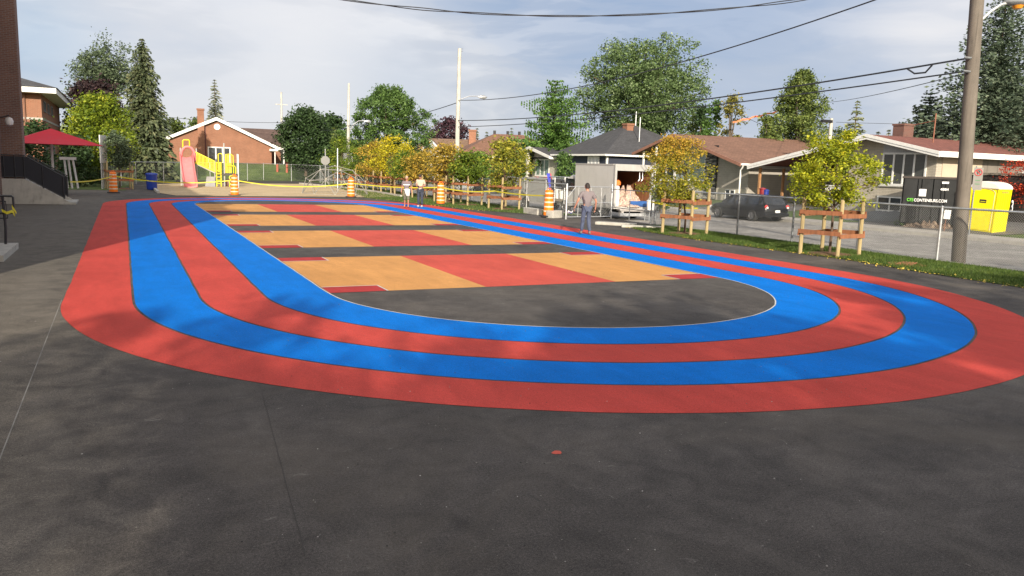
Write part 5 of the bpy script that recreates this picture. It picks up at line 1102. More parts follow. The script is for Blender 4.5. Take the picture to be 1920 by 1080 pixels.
for px, D, yt, lb in ((529, 112, 195, 'thin far wooden pole with a transformer right of the brick gable house'), (1551, 60, 226, 'short looking pale pole behind the white fascia roof')):
    x, y = at(px, D); zt_ = hz(px, yt, D); t = thing('utility_pole', lb, 'utility pole', (x, y, gz(x, y)-.2))
    MB().tube([(0, 0, 0), (0, 0, zt_)], [.18, .11], 10).build('pole_shaft', M_polel, t)
    if px == 529:
        MB().lathe([(.1, -.5), (.28, -.45), (.28, .45), (.1, .5)], (.1, -.35, hz(px, 232, D)-gz(x, y)), 10).build('transformer', M_galv, t); MB().beam((-.8, 0, zt_-1.6), (.8, 0, zt_-1.6), .1, .1).build('crossarm', M_polel, t)
    else: MB().beam((-.9, 0, hz(px, 232, D)), (0, 0, hz(px, 232, D)), .25, .18).build('lamp_head', M_black, t)
def wire(lb, a, b, sag, r=.016, n=26, twist=0, nm='overhead_wire', extra=None):
    a, b = Vector(a), Vector(b); d = (b-a); s_ = Vector((-d.y, d.x, 0)).normalized(); m = MB()
    for k in range(2 if twist else 1):
        pts = []
        for i in range(n+1):
            f = i/n; p = a.lerp(b, f); p.z -= sag*4*f*(1-f)
            if twist: ph = f*n*.55+k*PI; p += Vector((0, 0, math.sin(ph)*twist)) + s_*math.cos(ph)*twist
            pts.append(p-a)
        m.tube(pts, r, 5)
    if extra: m.tube([Vector(e)-a for e in extra], r, 5)
    o = m.build(nm, M_cable, label=lb, cat='wire', group='overhead wires along the street'); o.location = a; return o
def wz(px, py, A, B):
    """point above the ground line A-B seen at the pixel"""
    d = ray(px, py); A, B = Vector(A), Vector(B); e = B-A; t = (A.x*e.y-A.y*e.x)/(d.x*e.y-d.y*e.x); return Vector((d.x*t, d.y*t, CAMH+d.z*t))
p5 = onpole(5.45); p51 = onpole(5.12); p9 = onpole(9.2)
e1 = wz(1700, 128, p5.xy, P2.xy); e2 = wz(1735, 136, p5.xy, P2.xy); e3 = wz(1748, 122, p5.xy, P2.xy); e4 = wz(1715, 138, p5.xy, P2.xy)
wire('upper of the two black cables from the thick pole to the middle pole', p5+Vector((-.25, 0, 0)), (P2.x, P2.y, hz(862, 226, P2.xy.length)), .42, .026, extra=[e1, e4, e2, e3])
wire('lower of the two black cables from the thick pole to the middle pole', p51+Vector((-.25, 0, 0)), (P2.x, P2.y, hz(862, 238, P2.xy.length)), .30, .022)
def fitwire(lb, r, *px):
    A_, B_ = PR0.lerp(PR1, .7).xy, P2.xy; ks = [wz(x, y, A_, B_) for x, y in px]; Ln = (B_-A_).length; cf = np.polyfit([(k.xy-A_).length/Ln for k in ks], [k.z for k in ks], 2); m = MB(); o0 = Vector((*A_, 0))
    m.tube([Vector((*A_.lerp(B_, i/40), float(np.polyval(cf, i/40))))-o0 for i in range(41)], r, 6); m.build('overhead_wire', M_cable, label=lb, cat='wire', group='overhead wires along the street').location = o0
fitwire('high black cable from the middle pole to the top of the thick pole', .022, (868, 188), (1300, 110), (1640, 0))
wire('cable from the middle pole to the street light pole', (P2.x, P2.y, hz(858, 192, P2.xy.length)), (P3.x, P3.y, hz(655, 236, 80)), .35, .026)
wire('lower cable from the middle pole to the street light pole', (P2.x, P2.y, hz(858, 232, P2.xy.length)), (P3.x, P3.y, hz(655, 262, 80)), .3, .022)
wire('thin cable from the street light pole to the far transformer pole', (P3.x, P3.y, hz(652, 240, 80)), (*at(529, 112), hz(529, 228, 112)), .6, .028)
wire('thin cable left of the far transformer pole above the brick gable house', (*at(529, 112), hz(529, 230, 112)), (*at(320, 118), hz(320, 220, 118)), .2, .028)
x_, y_ = at(1540, 64); wire('thin service cable from the thick pole to beyond the white fascia roof', onpole(5.08)+Vector((-.2, 0, 0)), (x_, y_, hz(1540, 192, 64)), .12, .014)
wire('thin service cable crossing behind the cone shaped tree', (*at(1300, 84), hz(1300, 170, 84)), (*at(1445, 72), hz(1445, 243, 72)), .2, .02)
wire('thin cable at the right edge behind the thick pole', (*at(1828, 60), hz(1828, 124, 60)), (*at(1990, 60), hz(1990, 108, 60)), .05, .02)
wire('thin low cable on the skyline right of the sparse spruce', (*at(1560, 100), hz(1560, 229, 100)), (*at(1990, 100), hz(1990, 236, 100)), .1, .022)
A_, B_ = PR1.xy, (-4.7, 28.0); k1, k2, k3 = wz(1500, 0, A_, B_), wz(1050, 30, A_, B_), wz(650, 0, A_, B_)
L_ = (Vector(B_)-Vector(A_)).length; ss = [(k.xy-Vector(A_)).length/L_ for k in (k1, k2, k3)]; cf = np.polyfit(ss, [k.z for k in (k1, k2, k3)], 2)
m = MB(); a0 = Vector((*A_, 0))
for st in range(2):
    pts = []
    for i in range(121):
        f = -.02+1.0*i/120; xy = Vector(A_).lerp(Vector(B_), f); tw = .016+.03*max(0, noise.noise(Vector((f*9, 2.1, 0)))); ph = f*46+st*PI
        pts.append(Vector((xy.x, xy.y, float(np.polyval(cf, f))+math.sin(ph)*tw))-a0+Vector((0, math.cos(ph)*tw, 0)))
    m.tube(pts, .0135, 6)
m.build('overhead_cable', M_cable, label='thick twisted black cable sagging across the top of the sky', cat='wire').location = a0
ribbon('orange_streamer', [Vector((*at(1368+i*6, 78), hz(1368+i*6, 229-i*1.4+1.2*math.sin(i*1.7)-.02*i*i*.3, 78))) for i in range(16)], .15, P('orange_ribbon', (.80, .20, .08), .6, var=.3, scale=8), 'orange streamer hanging on a wire above the brown roof', 'streamer')
# ------------------------------------------------------------------ container, toilet, signs
def face_m(zrot=0): return Matrix.Rotation(PI/2, 4, 'X')
D = 42.2; c = at(1754, D); zg = gz(*c)+.03
t = thing('waste_container', 'black steel waste container with green and white lettering in front of the beige bungalow', 'container', (c[0], c[1], zg), yaw_at(*c, -.02))
w, Hc, ln = 1.22, 2.36, 5.6; M_ct = P('container_black', (.010, .011, .012), .5, var=.3, scale=2)
m = MB(); m.box(-w, w, 0, ln, .18, .3); m.box(-w, -w+.06, 0, ln, .3, Hc-.1); m.box(w-.06, w, 0, ln, .3, Hc-.1); m.box(-w, w, ln-.06, ln, .3, Hc-.1)
for k in range(6): m.box(-w-.08, -w-.002, .3+k*.95, .42+k*.95, .2, Hc-.1); m.box(w+.002, w+.08, .3+k*.95, .42+k*.95, .2, Hc-.1)
m.build('container_body', M_ct, t)
m = MB(); m.box(-w-.1, w+.1, -.1, ln+.05, Hc-.1, Hc); m.build('top_rim', P('container_rim', (.045, .035, .03), .6), t)
for x0, x1 in ((-w, -.02), (.02, w)):
    m = MB(); m.box(x0, x1, -.06, -.002, .2, Hc-.102)
    xc_ = (x0+x1)/2
    m.box(xc_+.0 if x0 < 0 else xc_-.1, xc_+.1 if x0 < 0 else xc_, -.13, -.062, .22, Hc-.12); m.box(xc_+.16 if x0 < 0 else xc_-.26, xc_+.26 if x0 < 0 else xc_-.16, -.13, -.062, .22, Hc-.12)
    m.build('door_leaf', M_ct, t)
MB().box(-.9, .9, .2, ln-.3, .0, .17).build('skid', M_dkgalv, t)
M_gr = P('green_lettering', (.16, .62, .05), .5, var=.03); M_wt = P('white_lettering', (.85, .85, .85), .5, var=.03)
q = D/FPX; fm = face_m()
def tx_on(par, txt, x, y, z, size, mat, nm='lettering', xs=1.0): return text_obj(nm, txt, size, mat, Matrix.Translation((x, y, z)) @ fm, par, .003, xs=xs)
z_t = 1.2
tx_on(t, 'CES', -1.05, -.136, z_t, .2, M_gr, xs=.85); tx_on(t, 'CONTENEURS.COM', -.745, -.136, z_t, .19, M_wt, xs=.80)
tx_on(t, '4884', .30, -.136, 1.74, .17, M_wt, xs=1.0)
MB().box(-.56, -.27, -.142, -.135, 1.45, 1.78).build('notice_sheet', M_wt, t)
MB().box(.34, .62, -.137, -.131, 2.06, 2.15).build('notice_sheet', M_wt, t)
c = at(1860, 41.6); zg = hz(1856, 437.5, 41.6)
t = thing('portable_toilet', 'bright yellow portable toilet with white roof beside the dark board fence', 'portable toilet', (c[0], c[1], zg), yaw_at(*c, -.42)); t.rotation_euler.y = .045
M_ty = P('toilet_yellow', (.86, .74, .005), .4, var=.05, scale=2, grime=.08); M_tw = P('toilet_roof_white', (.74, .68, .62), .45, var=.05)
s = .57
m = MB(); m.box(-s, s, -s, s, .1, 1.98)
for k in range(5): m.box(s+.002, s+.02, -s+.08+k*.21, -s+.12+k*.21, .25, 1.75)
for sx in (-1, 1): m.box(sx*s-.03, sx*s+.03, -s-.03, -s+.03, .08, 2.02); m.box(sx*s-.03, sx*s+.03, s-.03, s+.03, .08, 2.02)
m.build('cabin', M_ty, t)
arch = [(-.42, .16), (.42, .16), (.42, 1.78)]+[(.42*math.cos(a), 1.78+.17*math.sin(a)) for a in [PI*k/8 for k in range(1, 8)]]+[(-.42, 1.78)]
dr = MB().prism(arch, -s-.035, -s-.003, axis='y').build('door', M_ty, t)
fr = MB(); fr.tube([(a*1.06, -s-.03, b*1.0+(.03 if b > 1 else 0)) for a, b in arch[1:]]+[(-.445, -s-.03, .16)], .018, 6); fr.build('door_trim', P('bleached_trim', (.62, .52, .25), .6), t)
MB().box(-.14, .14, -s-.045, -s-.037, 1.35, 1.5).build('door_plate', M_black, dr); MB().box(-.11, .11, -s-.05, -s-.046, 1.40, 1.42).build('plate_line', M_ty, dr)
rf = [( -s-.06, 1.98), (s+.06, 1.98), (s+.05, 2.04)]+[((s+.05)*math.cos(a), 2.04+.26*math.sin(a)) for a in [PI*k/10 for k in range(1, 10)]]+[(-s-.05, 2.04)]
m = MB(); m.prism(rf, -s-.07, s+.07, axis='y'); ro = m.build('dome_roof', M_tw, t); bv = ro.modifiers.new('bevel', 'BEVEL'); bv.width = .06; bv.segments = 3; bv.limit_method = 'ANGLE'
MB().box(-s, s, -s+.02, s-.02, 0, .1).build('skid_base', M_dkgalv, t)
m = MB()
for k in range(4): m.box(s+.022, s+.026, -.3+k*.16, -.18+k*.16, 1.82, 1.9)
m.build('side_mark', P('faded_mark', (.45, .38, .05), .6), t)
# no parking sign
c = at(1831, 38.5); t = thing('no_parking_sign', 'no parking sign on a thin post right behind the thick pole', 'sign', (c[0], c[1], .05), yaw_at(*c)); zc = hz(1822, 334, 38.5)-.05
MB().tube([(0, .03, -.2), (0, .03, zc+.5)], .028, 8).build('post', M_dkgalv, t); x0, x1 = -.08, .26
MB().box(x0, x1, -.01, 0, zc-.48, zc+.44).build('sign_plate', P('sign_white', (.26, .25, .23), .4, var=.05), t)
m = MB(); m.tube([(.09+.13*math.cos(a), -.015, zc+.24+.13*math.sin(a)) for a in [2*PI*k/20 for k in range(20)]], .016, 6, closed=True); m.beam((0, -.02, zc+.33), (.18, -.02, zc+.15), .01, .025); m.build('red_ring', P('sign_red', (.55, .03, .03), .4), t)
tx_on(t, 'P', .03, -.014, zc+.16, .23, M_black); MB().box(.0, .18, -.014, -.011, zc-.10, zc-.07).box(.0, .18, -.014, -.011, zc-.25, zc-.22).build('sign_arrow', P('sign_green', (.10, .25, .12), .5), t)
# number on the wooden fence, real estate like stick sign, debris
p_ = [x for x in bpy.data.objects if x.name.startswith('board_fence')][0]
u = Vector((a1.x-a0.x, a1.y-a0.y, 0)).normalized(); nrm = Vector((u.y, -u.x, 0)); nrm = nrm if nrm.x < 0 else -nrm
d = ray(1896, 398); f0 = Vector((a0.x, a0.y)); k_ = (f0.x*u.y-f0.y*u.x)/(d.x*u.y-d.y*u.x); pt = Vector((d.x*k_, d.y*k_, CAMH+d.z*k_))+nrm*.03
xax = -u if (-u).dot(CR) > 0 else u; Mf = Matrix(((xax.x, 0, nrm.x, pt.x), (xax.y, 0, nrm.y, pt.y), (0, 1, 0, pt.z), (0, 0, 0, 1)))
text_obj('number', '3', .55, M_wt, Matrix.Translation(-p_.location) @ Mf, p_)
c = at(1784, 40.2); t = thing('stick_sign', 'small white sign on a rusty stake beside the thick pole', 'sign', (c[0], c[1], 0), yaw_at(*c)); t.rotation_euler.y = .05
MB().box(-.13, .13, -.01, .01, hz(1784, 411, 40.2), hz(1784, 394, 40.2)).build('sign_plate', M_white, t); MB().tube([(-.02, .02, -.1), (-.02, .02, hz(1784, 396, 40.2))], .015, 6).build('stake', P('rust', (.30, .12, .06)), t)
def mound(name, lb, cat, loc, rx, ry, h, mat, seed, n=40, rough=.5, parent=None, rz=0, freq=3.0):
    V = []; 
    for j in range(n+1):
        for i in range(n+1):
            x, y = -1+2*i/n, -1+2*j/n; r = math.hypot(x, y); k = max(0, 1-r**2.2)
            z = h*k*(1-rough+rough*1.6*abs(noise.noise(Vector((x*freq+seed, y*freq, seed)))) + .25*noise.noise(Vector((x*9, y*9, seed))))
            V.append((x*rx, y*ry, max(z, 0)-.01))
    F = [(j*(n+1)+i, j*(n+1)+i+1, (j+1)*(n+1)+i+1, (j+1)*(n+1)+i) for j in range(n) for i in range(n) if math.hypot(-1+2*(i+.5)/n, -1+2*(j+.5)/n) < 1.0]
    o = mesh_np(name, V, F, mat, parent, label=lb, cat=cat); o.location = loc; o.rotation_euler = (0, 0, rz); o.data.polygons.foreach_set('use_smooth', [True]*len(F)); return o
c = W(1745, 427, .05); md = Mt('rubble_brown', .95); mn = md.noise(md.coord(), 9, 4, .7); md.col(md.ramp(mn, [(.35, (.04, .03, .022)), (.5, (.13, .09, .065)), (.68, (.34, .27, .2))])); md.bump(mn, 1, .05)
mound('rubble_pile', 'low pile of brown rubble in front of the black container', 'rubble', (c[0], c[1], .04), 1.3, .5, .42, md.m, 3.3, 44, .8, rz=yaw_at(*c), freq=5)
c = W(1660, 416, .05); mound('grey_tarp', 'dark grey tarp lying on the driveway left of the black container', 'tarp', (c[0]+.6, c[1]+.4, .04), 2.2, .8, .62, P('tarp_grey', (.13, .14, .145), .6), 7.1, 40, .25, rz=yaw_at(*c), freq=1.5)
c = W(1712, 424, .05); t_ = tree('weed_tuft', 'tuft of green weeds at the left foot of the black container', 'weeds', (c[0]-.3, c[1]+.2), 0, .0, .38, .45, L_map, 'dome', 24, 30, .05, .1, 301, .3, .01, limbs=2)
for i, (px0, py0, px1, py1) in enumerate(((1893, 433, 1918, 424), (1896, 428, 1919, 420))):
    a, b = Vector(W(px0, py0, .1)), Vector(W(px1, py1, .1)); m = MB(); m.beam((0, 0, 0), tuple(b-a), .12, .08); m.build('timber_plank', M_stake, label=['lower pale timber plank beside the yellow toilet', 'upper pale timber plank beside the yellow toilet'][i], cat='plank').location = (a.x, a.y, .1+.1*i)
# white rounded sign in the street
c = at(876, 60); t = thing('rounded_sign', 'white board with rounded top corner and dark lettering beyond the fence', 'sign', (c[0], c[1], -.1), yaw_at(*c)); q = 60/FPX; z0, z1 = hz(876, 352, 60)+.1, hz(876, 314, 60)+.1
pr = [(-.78, z0+.25), (.5, z0+.25), (.56, z1-.45), (.45, z1-.12), (.25, z1), (.0, z1-.08), (-.35, z1-.42), (-.78, z1-.6)]
MB().prism(pr, -.03, .03, axis='y').build('board', P('board_white', (.66, .65, .66), .5, var=.05), t); MB().box(-.74, .5, -.02, .05, z0-.05, z0+.24).build('board_foot', M_dkgalv, t)
for x in (-.6, .4): MB().tube([(x, .05, 0), (x, .05, z0+.4)], .03, 8).build('leg', M_galv, t)
tx_on(t, 'TAXI', -.66, -.034, z0+.72, .26, P('grey_lettering', (.16, .16, .18), .5)); m = MB(); m.tube([(.22+.13*math.cos(a), -.036, z0+.86+.18*math.sin(a)) for a in [2*PI*k/18 for k in range(18)]], .022, 6, closed=True); m.build('ring_emblem', P('grey_lettering', (.16, .16, .18)), t)
MB().lathe([(.05, 0), (.05, .01)], n=10, M=Matrix.Translation((-.16, -.034, z0+.55)) @ Matrix.Rotation(PI/2, 4, 'X')).build('emblem_dot', P('grey_lettering', (.16, .16, .18)), t)
# ------------------------------------------------------------------ car
M_car = P('car_black', (.012, .013, .015), .18, var=.1, spec=.6, grime=.06); M_glass = glassy('car_glass', (.015, .017, .02), .05)
def loft(m, rings, cap=True):
    n = len(rings[0]); V = [v for r in rings for v in r]; F = [(i*n+k, i*n+(k+1) % n, (i+1)*n+(k+1) % n, (i+1)*n+k) for i in range(len(rings)-1) for k in range(n)]
    if cap: F += [tuple(range(n)), tuple((len(rings)-1)*n+k for k in range(n))]
    m.add(V, F, True)
def wheel(par, x, y, z, r, w, spokes=5):
    s = 1 if x > 0 else -1; R_ = Matrix.Translation((x, y, z)) @ Matrix.Rotation(s*PI/2, 4, 'Y')
    wo = MB().lathe([(r*.62, -w/2), (r*.93, -w/2), (r, -w*.3), (r, w*.3), (r*.93, w/2), (r*.62, w/2), (r*.6, w*.35), (r*.3, w*.3)], n=24, M=R_).build('wheel', M_rubber, par)
    m = MB(); m.lathe([(r*.60, w*.38), (r*.64, w*.50), (r*.56, w*.46), (r*.52, w*.32)], n=20, M=R_); m.lathe([(r*.14, w*.3), (r*.14, w*.46), (r*.02, w*.48)], n=10, M=R_)
    for k in range(spokes):
        a = 2*PI*k/spokes; m.beam(R_ @ Vector((0, 0, w*.4)), R_ @ Vector((r*.57*math.cos(a), r*.57*math.sin(a), w*.43)), .03, .06, tuple((R_.to_3x3() @ Vector((0, 0, 1)))))
    m.build('rim', P('rim_grey', (.22, .22, .23), .35, .6), wo)
def car(loc, rz, lb):
    t = thing('parked_car', lb, 'car', loc, rz, 'parked dark cars')
    m = MB(); rings = []
    for y, hw, zb, zm, zt in ((-2.18, .70, .42, .62, .78), (-2.10, .80, .30, .66, .92), (-1.9, .85, .24, .66, .97), (-1.3, .87, .20, .66, .98), (0, .875, .19, .64, .95), (1.0, .87, .20, .64, .93), (1.6, .85, .22, .62, .86), (1.98, .78, .26, .58, .76), (2.2, .60, .36, .52, .62)):
        rings.append([(-hw*.9, y, zb), (hw*.9, y, zb), (hw, y, zb+.12), (hw*1.0, y, zm), (hw*.95, y, zt-.05), (hw*.82, y, zt), (-hw*.82, y, zt), (-hw*.95, y, zt-.05), (-hw, y, zm), (-hw, y, zb+.12)])
    loft(m, rings); m.build('body', M_car, t)
    m = MB(); cab = []
    for y, hb, ht, zt in ((-2.08, .66, .60, .98), (-1.80, .80, .66, 1.36), (-1.5, .80, .64, 1.42), (-.6, .81, .64, 1.465), (.2, .81, .63, 1.45), (.55, .80, .60, 1.38), (1.15, .76, .66, .95)):
        zb = .90; cab.append([(-hb, y, zb), (hb, y, zb), (ht+.03, y, zt-.06 if zt > 1.1 else zt), (ht-.06, y, zt), (-ht+.06, y, zt), (-ht-.03, y, zt-.06 if zt > 1.1 else zt)])
    loft(m, cab); m.build('cabin', M_glass, t)
    m = MB(); m.box(-.58, .58, -1.72, .35, 1.445, 1.475); 
    for sx in (-1, 1):
        for y0, y1 in ((-1.78, -1.66), (-.82, -.74), (.1, .18)): m.beam((sx*.835, (y0+y1)/2, .93), (sx*.665, (y0+y1)/2, 1.42), .05, .09)
        m.beam((sx*.80, 1.08, .95), (sx*.62, .46, 1.42), .05, .06); m.beam((sx*.74, -2.05, .96), (sx*.66, -1.78, 1.38), .06, .08)
    m.build('roof_and_pillars', M_car, t)
    for sx in (-1, 1):
        for y in (-1.30, 1.30): wheel(t, sx*.80, y, .32, .32, .2)
        MB().lathe([(.11, 0), (.09, .05), (.02, .07)], n=14, M=Matrix.Translation((sx*.70, -2.12, .84)) @ Matrix.Rotation(PI/2+.0, 4, 'X')).build('tail_light', P('tail_red', (.55, .06, .06), .2), t)
        MB().lathe([(.065, .05), (.055, .08), (.01, .09)], n=12, M=Matrix.Translation((sx*.68, -2.13, .79)) @ Matrix.Rotation(PI/2, 4, 'X')).build('tail_light_lens', P('lens_white', (.8, .75, .75), .2), t)
        MB().box(sx*.64-.12, sx*.64+.12, 2.05, 2.14, .56, .70).build('headlight', P('lens_white', (.8, .75, .75)), t)
        MB().lathe([(.03, -.08), (.07, -.02), (.06, .08), (.02, .1)], n=8, M=Matrix.Translation((sx*.93, .62, .98)) @ Matrix.Rotation(PI/2, 4, 'Y')).build('wing_mirror', M_car, t)
        MB().box(sx*.878-.006, sx*.878+.006, -.35, -.18, .80, .83).build('door_handle', M_car, t)
    MB().box(-.16, .16, -2.215, -2.19, .52, .66).build('number_plate', M_white, t)
    m = MB(); m.box(-.78, .78, -2.24, -2.02, .30, .50); bo = m.build('rear_bumper', M_car, t); bv = bo.modifiers.new('b', 'BEVEL'); bv.width = .05; bv.segments = 2
    MB().beam((-.1, -1.98, 1.0), (.45, -2.06, 1.08), .02, .02).build('rear_wiper', M_black, t); return t
c0 = car((29.72, 32.85, -.1), 0, 'black hatchback parked at the far kerb behind the fence'); c0.scale = (1, 1, .92)
x, y = at(912, 78); copy_tree(c0, (x, y, -.05), -.9, 'dark car seen small on the driveway behind the staked olive tree')
# ------------------------------------------------------------------ grey cube truck with its open rear
M_tk = P('truck_grey', (.50, .49, .465), .45, var=.04, scale=1.2, grime=.12); M_tkf = P('truck_frame', (.44, .43, .41), .4, .2, var=.06, grime=.15)
t = thing('cube_truck', 'grey box truck with its rear open on a heap of sheets, parked by the gate', 'truck', (22.15, 34.4, -.1)); TX0, TX1, Y0, Y1, ZB, ZT = -1.08, 1.08, -2.0, 1.75, .62, 2.58
m = MB(); m.box(TX0, TX0+.05, Y0+.1, Y1, ZB, ZT); m.box(TX1-.05, TX1, Y0+.1, Y1, ZB, ZT); m.box(TX0, TX1, Y1, Y1+.05, ZB, ZT); m.box(TX0, TX1, Y0+.1, Y1+.05, ZT, ZT+.05); m.box(TX0, TX1, Y0+.1, Y1+.05, ZB-.1, ZB); m.build('cargo_box', M_tk, t)
m = MB(); m.box(TX0-.02, TX1+.02, Y0+.2, Y1+.06, ZT+.002, ZT+.07); m.box(TX0-.025, TX0-.002, Y0+.2, Y1, ZB-.06, ZB+.08); m.build('box_trim', M_tkf, t)
m = MB(); m.box(TX0-.03, TX0+.08, Y0, Y0+.1, ZB-.1, ZT+.06); m.box(TX1-.1, TX1+.03, Y0, Y0+.1, ZB-.1, ZT+.06); m.box(TX0+.08, TX1-.1, Y0, Y0+.1, ZT-.24, ZT+.06); m.build('rear_frame', M_tkf, t)
m = MB(); m.box(TX1-.08, TX1-.052, Y0+.12, Y1-.02, ZB+.01, ZT-.01); m.box(TX0+.052, TX0+.08, Y0+.12, Y1-.02, ZB+.01, ZT-.01); m.box(TX0+.08, TX1-.08, Y1-.05, Y1-.01, ZB+.01, ZT-.01); m.build('plywood_lining', woodmat('plywood', (.30, .12, .05), .3), t)
msh = Mt('printed_sheets', .9); mn = msh.noise(msh.coord(), 5, 5, .7, 1.5); mn2 = msh.noise(msh.coord(), 11, 3, .6, 2); msh.col(msh.mix(msh.ramp(mn2, [(.52, 0.0), (.56, .75)]), msh.ramp(mn, [(.35, (.62, .52, .42)), (.6, (.50, .36, .26)), (.7, (.66, .58, .52))]), (.20, .07, .11))); msh.bump(mn, 1, .06)
mound('sheet_heap', None, None, (.05, -1.05, ZB+.0), 1.02, 1.0, 1.0, msh.m, 8.5, 46, .45, t, freq=2.4)
MB().box(-.1, .95, -1.95, -1.35, ZB+.02, ZB+.28).build('blue_tray', P('blue_tray_plastic', (.03, .10, .30), .4), t)
MB().lathe([(.05, 0), (.14, .04), (.15, .16), (.08, .25), (.01, .28)], (-.82, -1.82, ZB+1.0), 12).build('orange_bag', P('orange_bag_fabric', (.85, .18, .03), .6), t); MB().lathe([(.13, 0), (.14, .5), (.12, .95), (.05, 1.0)], (-.84, -1.8, ZB+.02), 12).build('paint_can_stack', M_white, t)
for x in (.35, .52): MB().tube([(x, -1.9, ZT-.3), (x+.02, -1.9, ZT-.62), (x-.06, -1.9, ZT-.72)], .018, 6).build('hanging_tool', M_galv, t)
m = MB(); m.box(-.95, 1.0, Y0-.32, Y0-.02, ZB-.16, ZB-.08); m.box(-.85, -.72, Y0-.3, Y0-.05, .25, ZB-.16); m.box(.75, .88, Y0-.3, Y0-.05, .25, ZB-.16); m.box(-.72, .75, Y0-.3, Y0-.26, .42, .46); m.build('folded_tail_lift', P('weathered_alu', (.42, .39, .37), .5, .3, grime=.4), t)
m = MB(); m.box(-1.0, .95, Y0-.42, Y0-.3, .20, .34); m.build('rear_bumper', M_galv, t)
m = MB(); m.box(-.45, -.3, Y0, 3.4, .32, .52); m.box(.3, .45, Y0, 3.4, .32, .52); m.build('chassis', M_black, t)
for sx in (-1, 1):
    for y in (-.75, 3.0): wheel(t, sx*.88, y, .37, .37, .26, 6)
m = MB(); rings = []
for y, hw, zb, zt in ((1.95, .95, .45, 2.0), (2.6, .95, .42, 2.05), (2.9, .95, .42, 1.95), (3.35, .93, .42, 1.25), (3.95, .88, .42, 1.12), (4.05, .82, .48, 1.0)):
    rings.append([(-hw, y, zb), (hw, y, zb), (hw, y, min(zt-.05, 1.15)), (hw*.9, y, zt-.06), (hw*.8, y, zt), (-hw*.8, y, zt), (-hw*.9, y, zt-.06), (-hw, y, min(zt-.05, 1.15))])
loft(m, rings); m.build('cab', M_tk, t)
MB().box(-.962, -.952, 2.1, 3.05, 1.2, 1.85).build('cab_window', M_glass, t); MB().beam((-1.05, 3.0, 1.35), (-1.15, 3.0, 1.75), .12, .2).build('wing_mirror', M_black, t)
c = W(1214, 402, 0); t = thing('white_bucket', 'white bucket on a small stand at the right rear corner of the open truck', 'bucket', (22.72, 31.75, .42)); MB().lathe([(.17, 0), (.20, .40), (.215, .41), (.215, .46), (.19, .46)], n=18).build('bucket_body', M_white, t); MB().tube([(-.2, 0, .44), (-.1, 0, .58), (.1, 0, .58), (.2, 0, .44)], .008, 5).build('bucket_handle', M_galv, t)
MB().box(-.22, .22, -.22, .22, -.12, -.003).tube([(-.18, -.18, -.52), (-.18, -.18, -.1)], .025, 6).tube([(.18, -.18, -.52), (.18, -.18, -.1)], .025, 6).tube([(.18, .18, -.52), (.18, .18, -.1)], .025, 6).tube([(-.18, .18, -.52), (-.18, .18, -.1)], .025, 6).build('crate_stand', P('dull_grey_steel', (.22, .23, .24)), t)
# trailer ahead of the truck
t = thing('box_trailer', 'grey sided work trailer with cluttered rack ahead of the box truck', 'trailer', (22.1, 41.9, -.1)); 
m = MB(); m.box(-1.0, .95, -2.5, 2.9, .45, 1.78); m.box(-1.04, -1.002, -2.5, 2.9, 1.70, 1.80); m.box(-1.03, -1.003, -2.5, -2.38, .4, 1.78); m.box(-1.03, -1.003, .2, .28, .4, 1.78); m.box(-1.03, -1.003, 2.78, 2.9, .4, 1.78); m.build('trailer_body', P('trailer_grey', (.40, .40, .385), .5, var=.06, grime=.1), t)
m = MB(); m.tube([(-1.12, -.05+.62*math.cos(a), .28+.62*math.sin(a)) for a in [PI*k/12 for k in range(1, 12)]], .05, 8); m.build('mudguard', P('weathered_alu', (.42, .39, .37)), t)
for sx in (-1, 1): wheel(t, sx*1.02, -.05, .33, .34, .2)
m = MB()
for x in (-.95, .9):
    for y in (-4.5, -3.4, -2.7): m.tube([(x, y, .5), (x, y, 1.9)], .035, 6)
    m.tube([(x, -4.5, 1.9), (x, -2.7, 1.9)], .035, 6); m.tube([(x, -4.5, 1.35), (x, -2.7, 1.35)], .03, 6)
m.tube([(-.95, -4.5, 1.9), (.9, -4.5, 1.9)], .035, 6); m.build('pipe_rack', M_galv, t)
MB().box(-.95, .9, -4.6, -2.55, .6, .74).build('rack_deck', P('deck_wood', (.32, .28, .22), .9), t); MB().box(-.9, .85, -3.3, -2.62, .76, 1.75).box(-.9, .85, -4.0, -3.4, 1.5, 1.8).build('dark_machine', P('machine_grey', (.10, .10, .105), .6), t)
for i, (px, zz) in enumerate(((1040, .64), (1050, .64))):
    b = thing('white_bucket', ['left white bucket on the deck of the cluttered trailer rack', 'right white bucket on the deck of the cluttered trailer rack'][i], 'bucket', (21.3, 38.35-.48*i, zz)); MB().lathe([(.17, 0), (.20, .46), (.215, .47), (.215, .52), (.19, .52)], n=16).build('bucket_body', M_white, b)
m = MB(); m.add([(0, 0, 0), (.06, -.1, -.5), (.16, -.22, -1.05), (.42, -.3, -1.1), (.25, -.12, -.5), (.2, 0, 0), (.2, .0, .03), (0, 0, .03)], [(0, 1, 4, 5), (1, 2, 3, 4), (0, 5, 6, 7)]); fl = m.build('hanging_flag', P('flag_blue', (.05, .06, .42), .8), label='blue and red flag hanging over the end of the grey trailer', cat='flag'); fl.location = (21.0, 39.2, 1.95)
MB().add([(.2, -.01, .02), (.27, -.13, -.5), (.32, -.16, -.5), (.26, -.01, .02)], [(0, 1, 2, 3)]).build('red_edge', P('flag_red', (.5, .04, .04), .8), fl)
for x, y, lb in ((21.35, 51.5, 'dark grey traffic case by the fence foot'),): pass
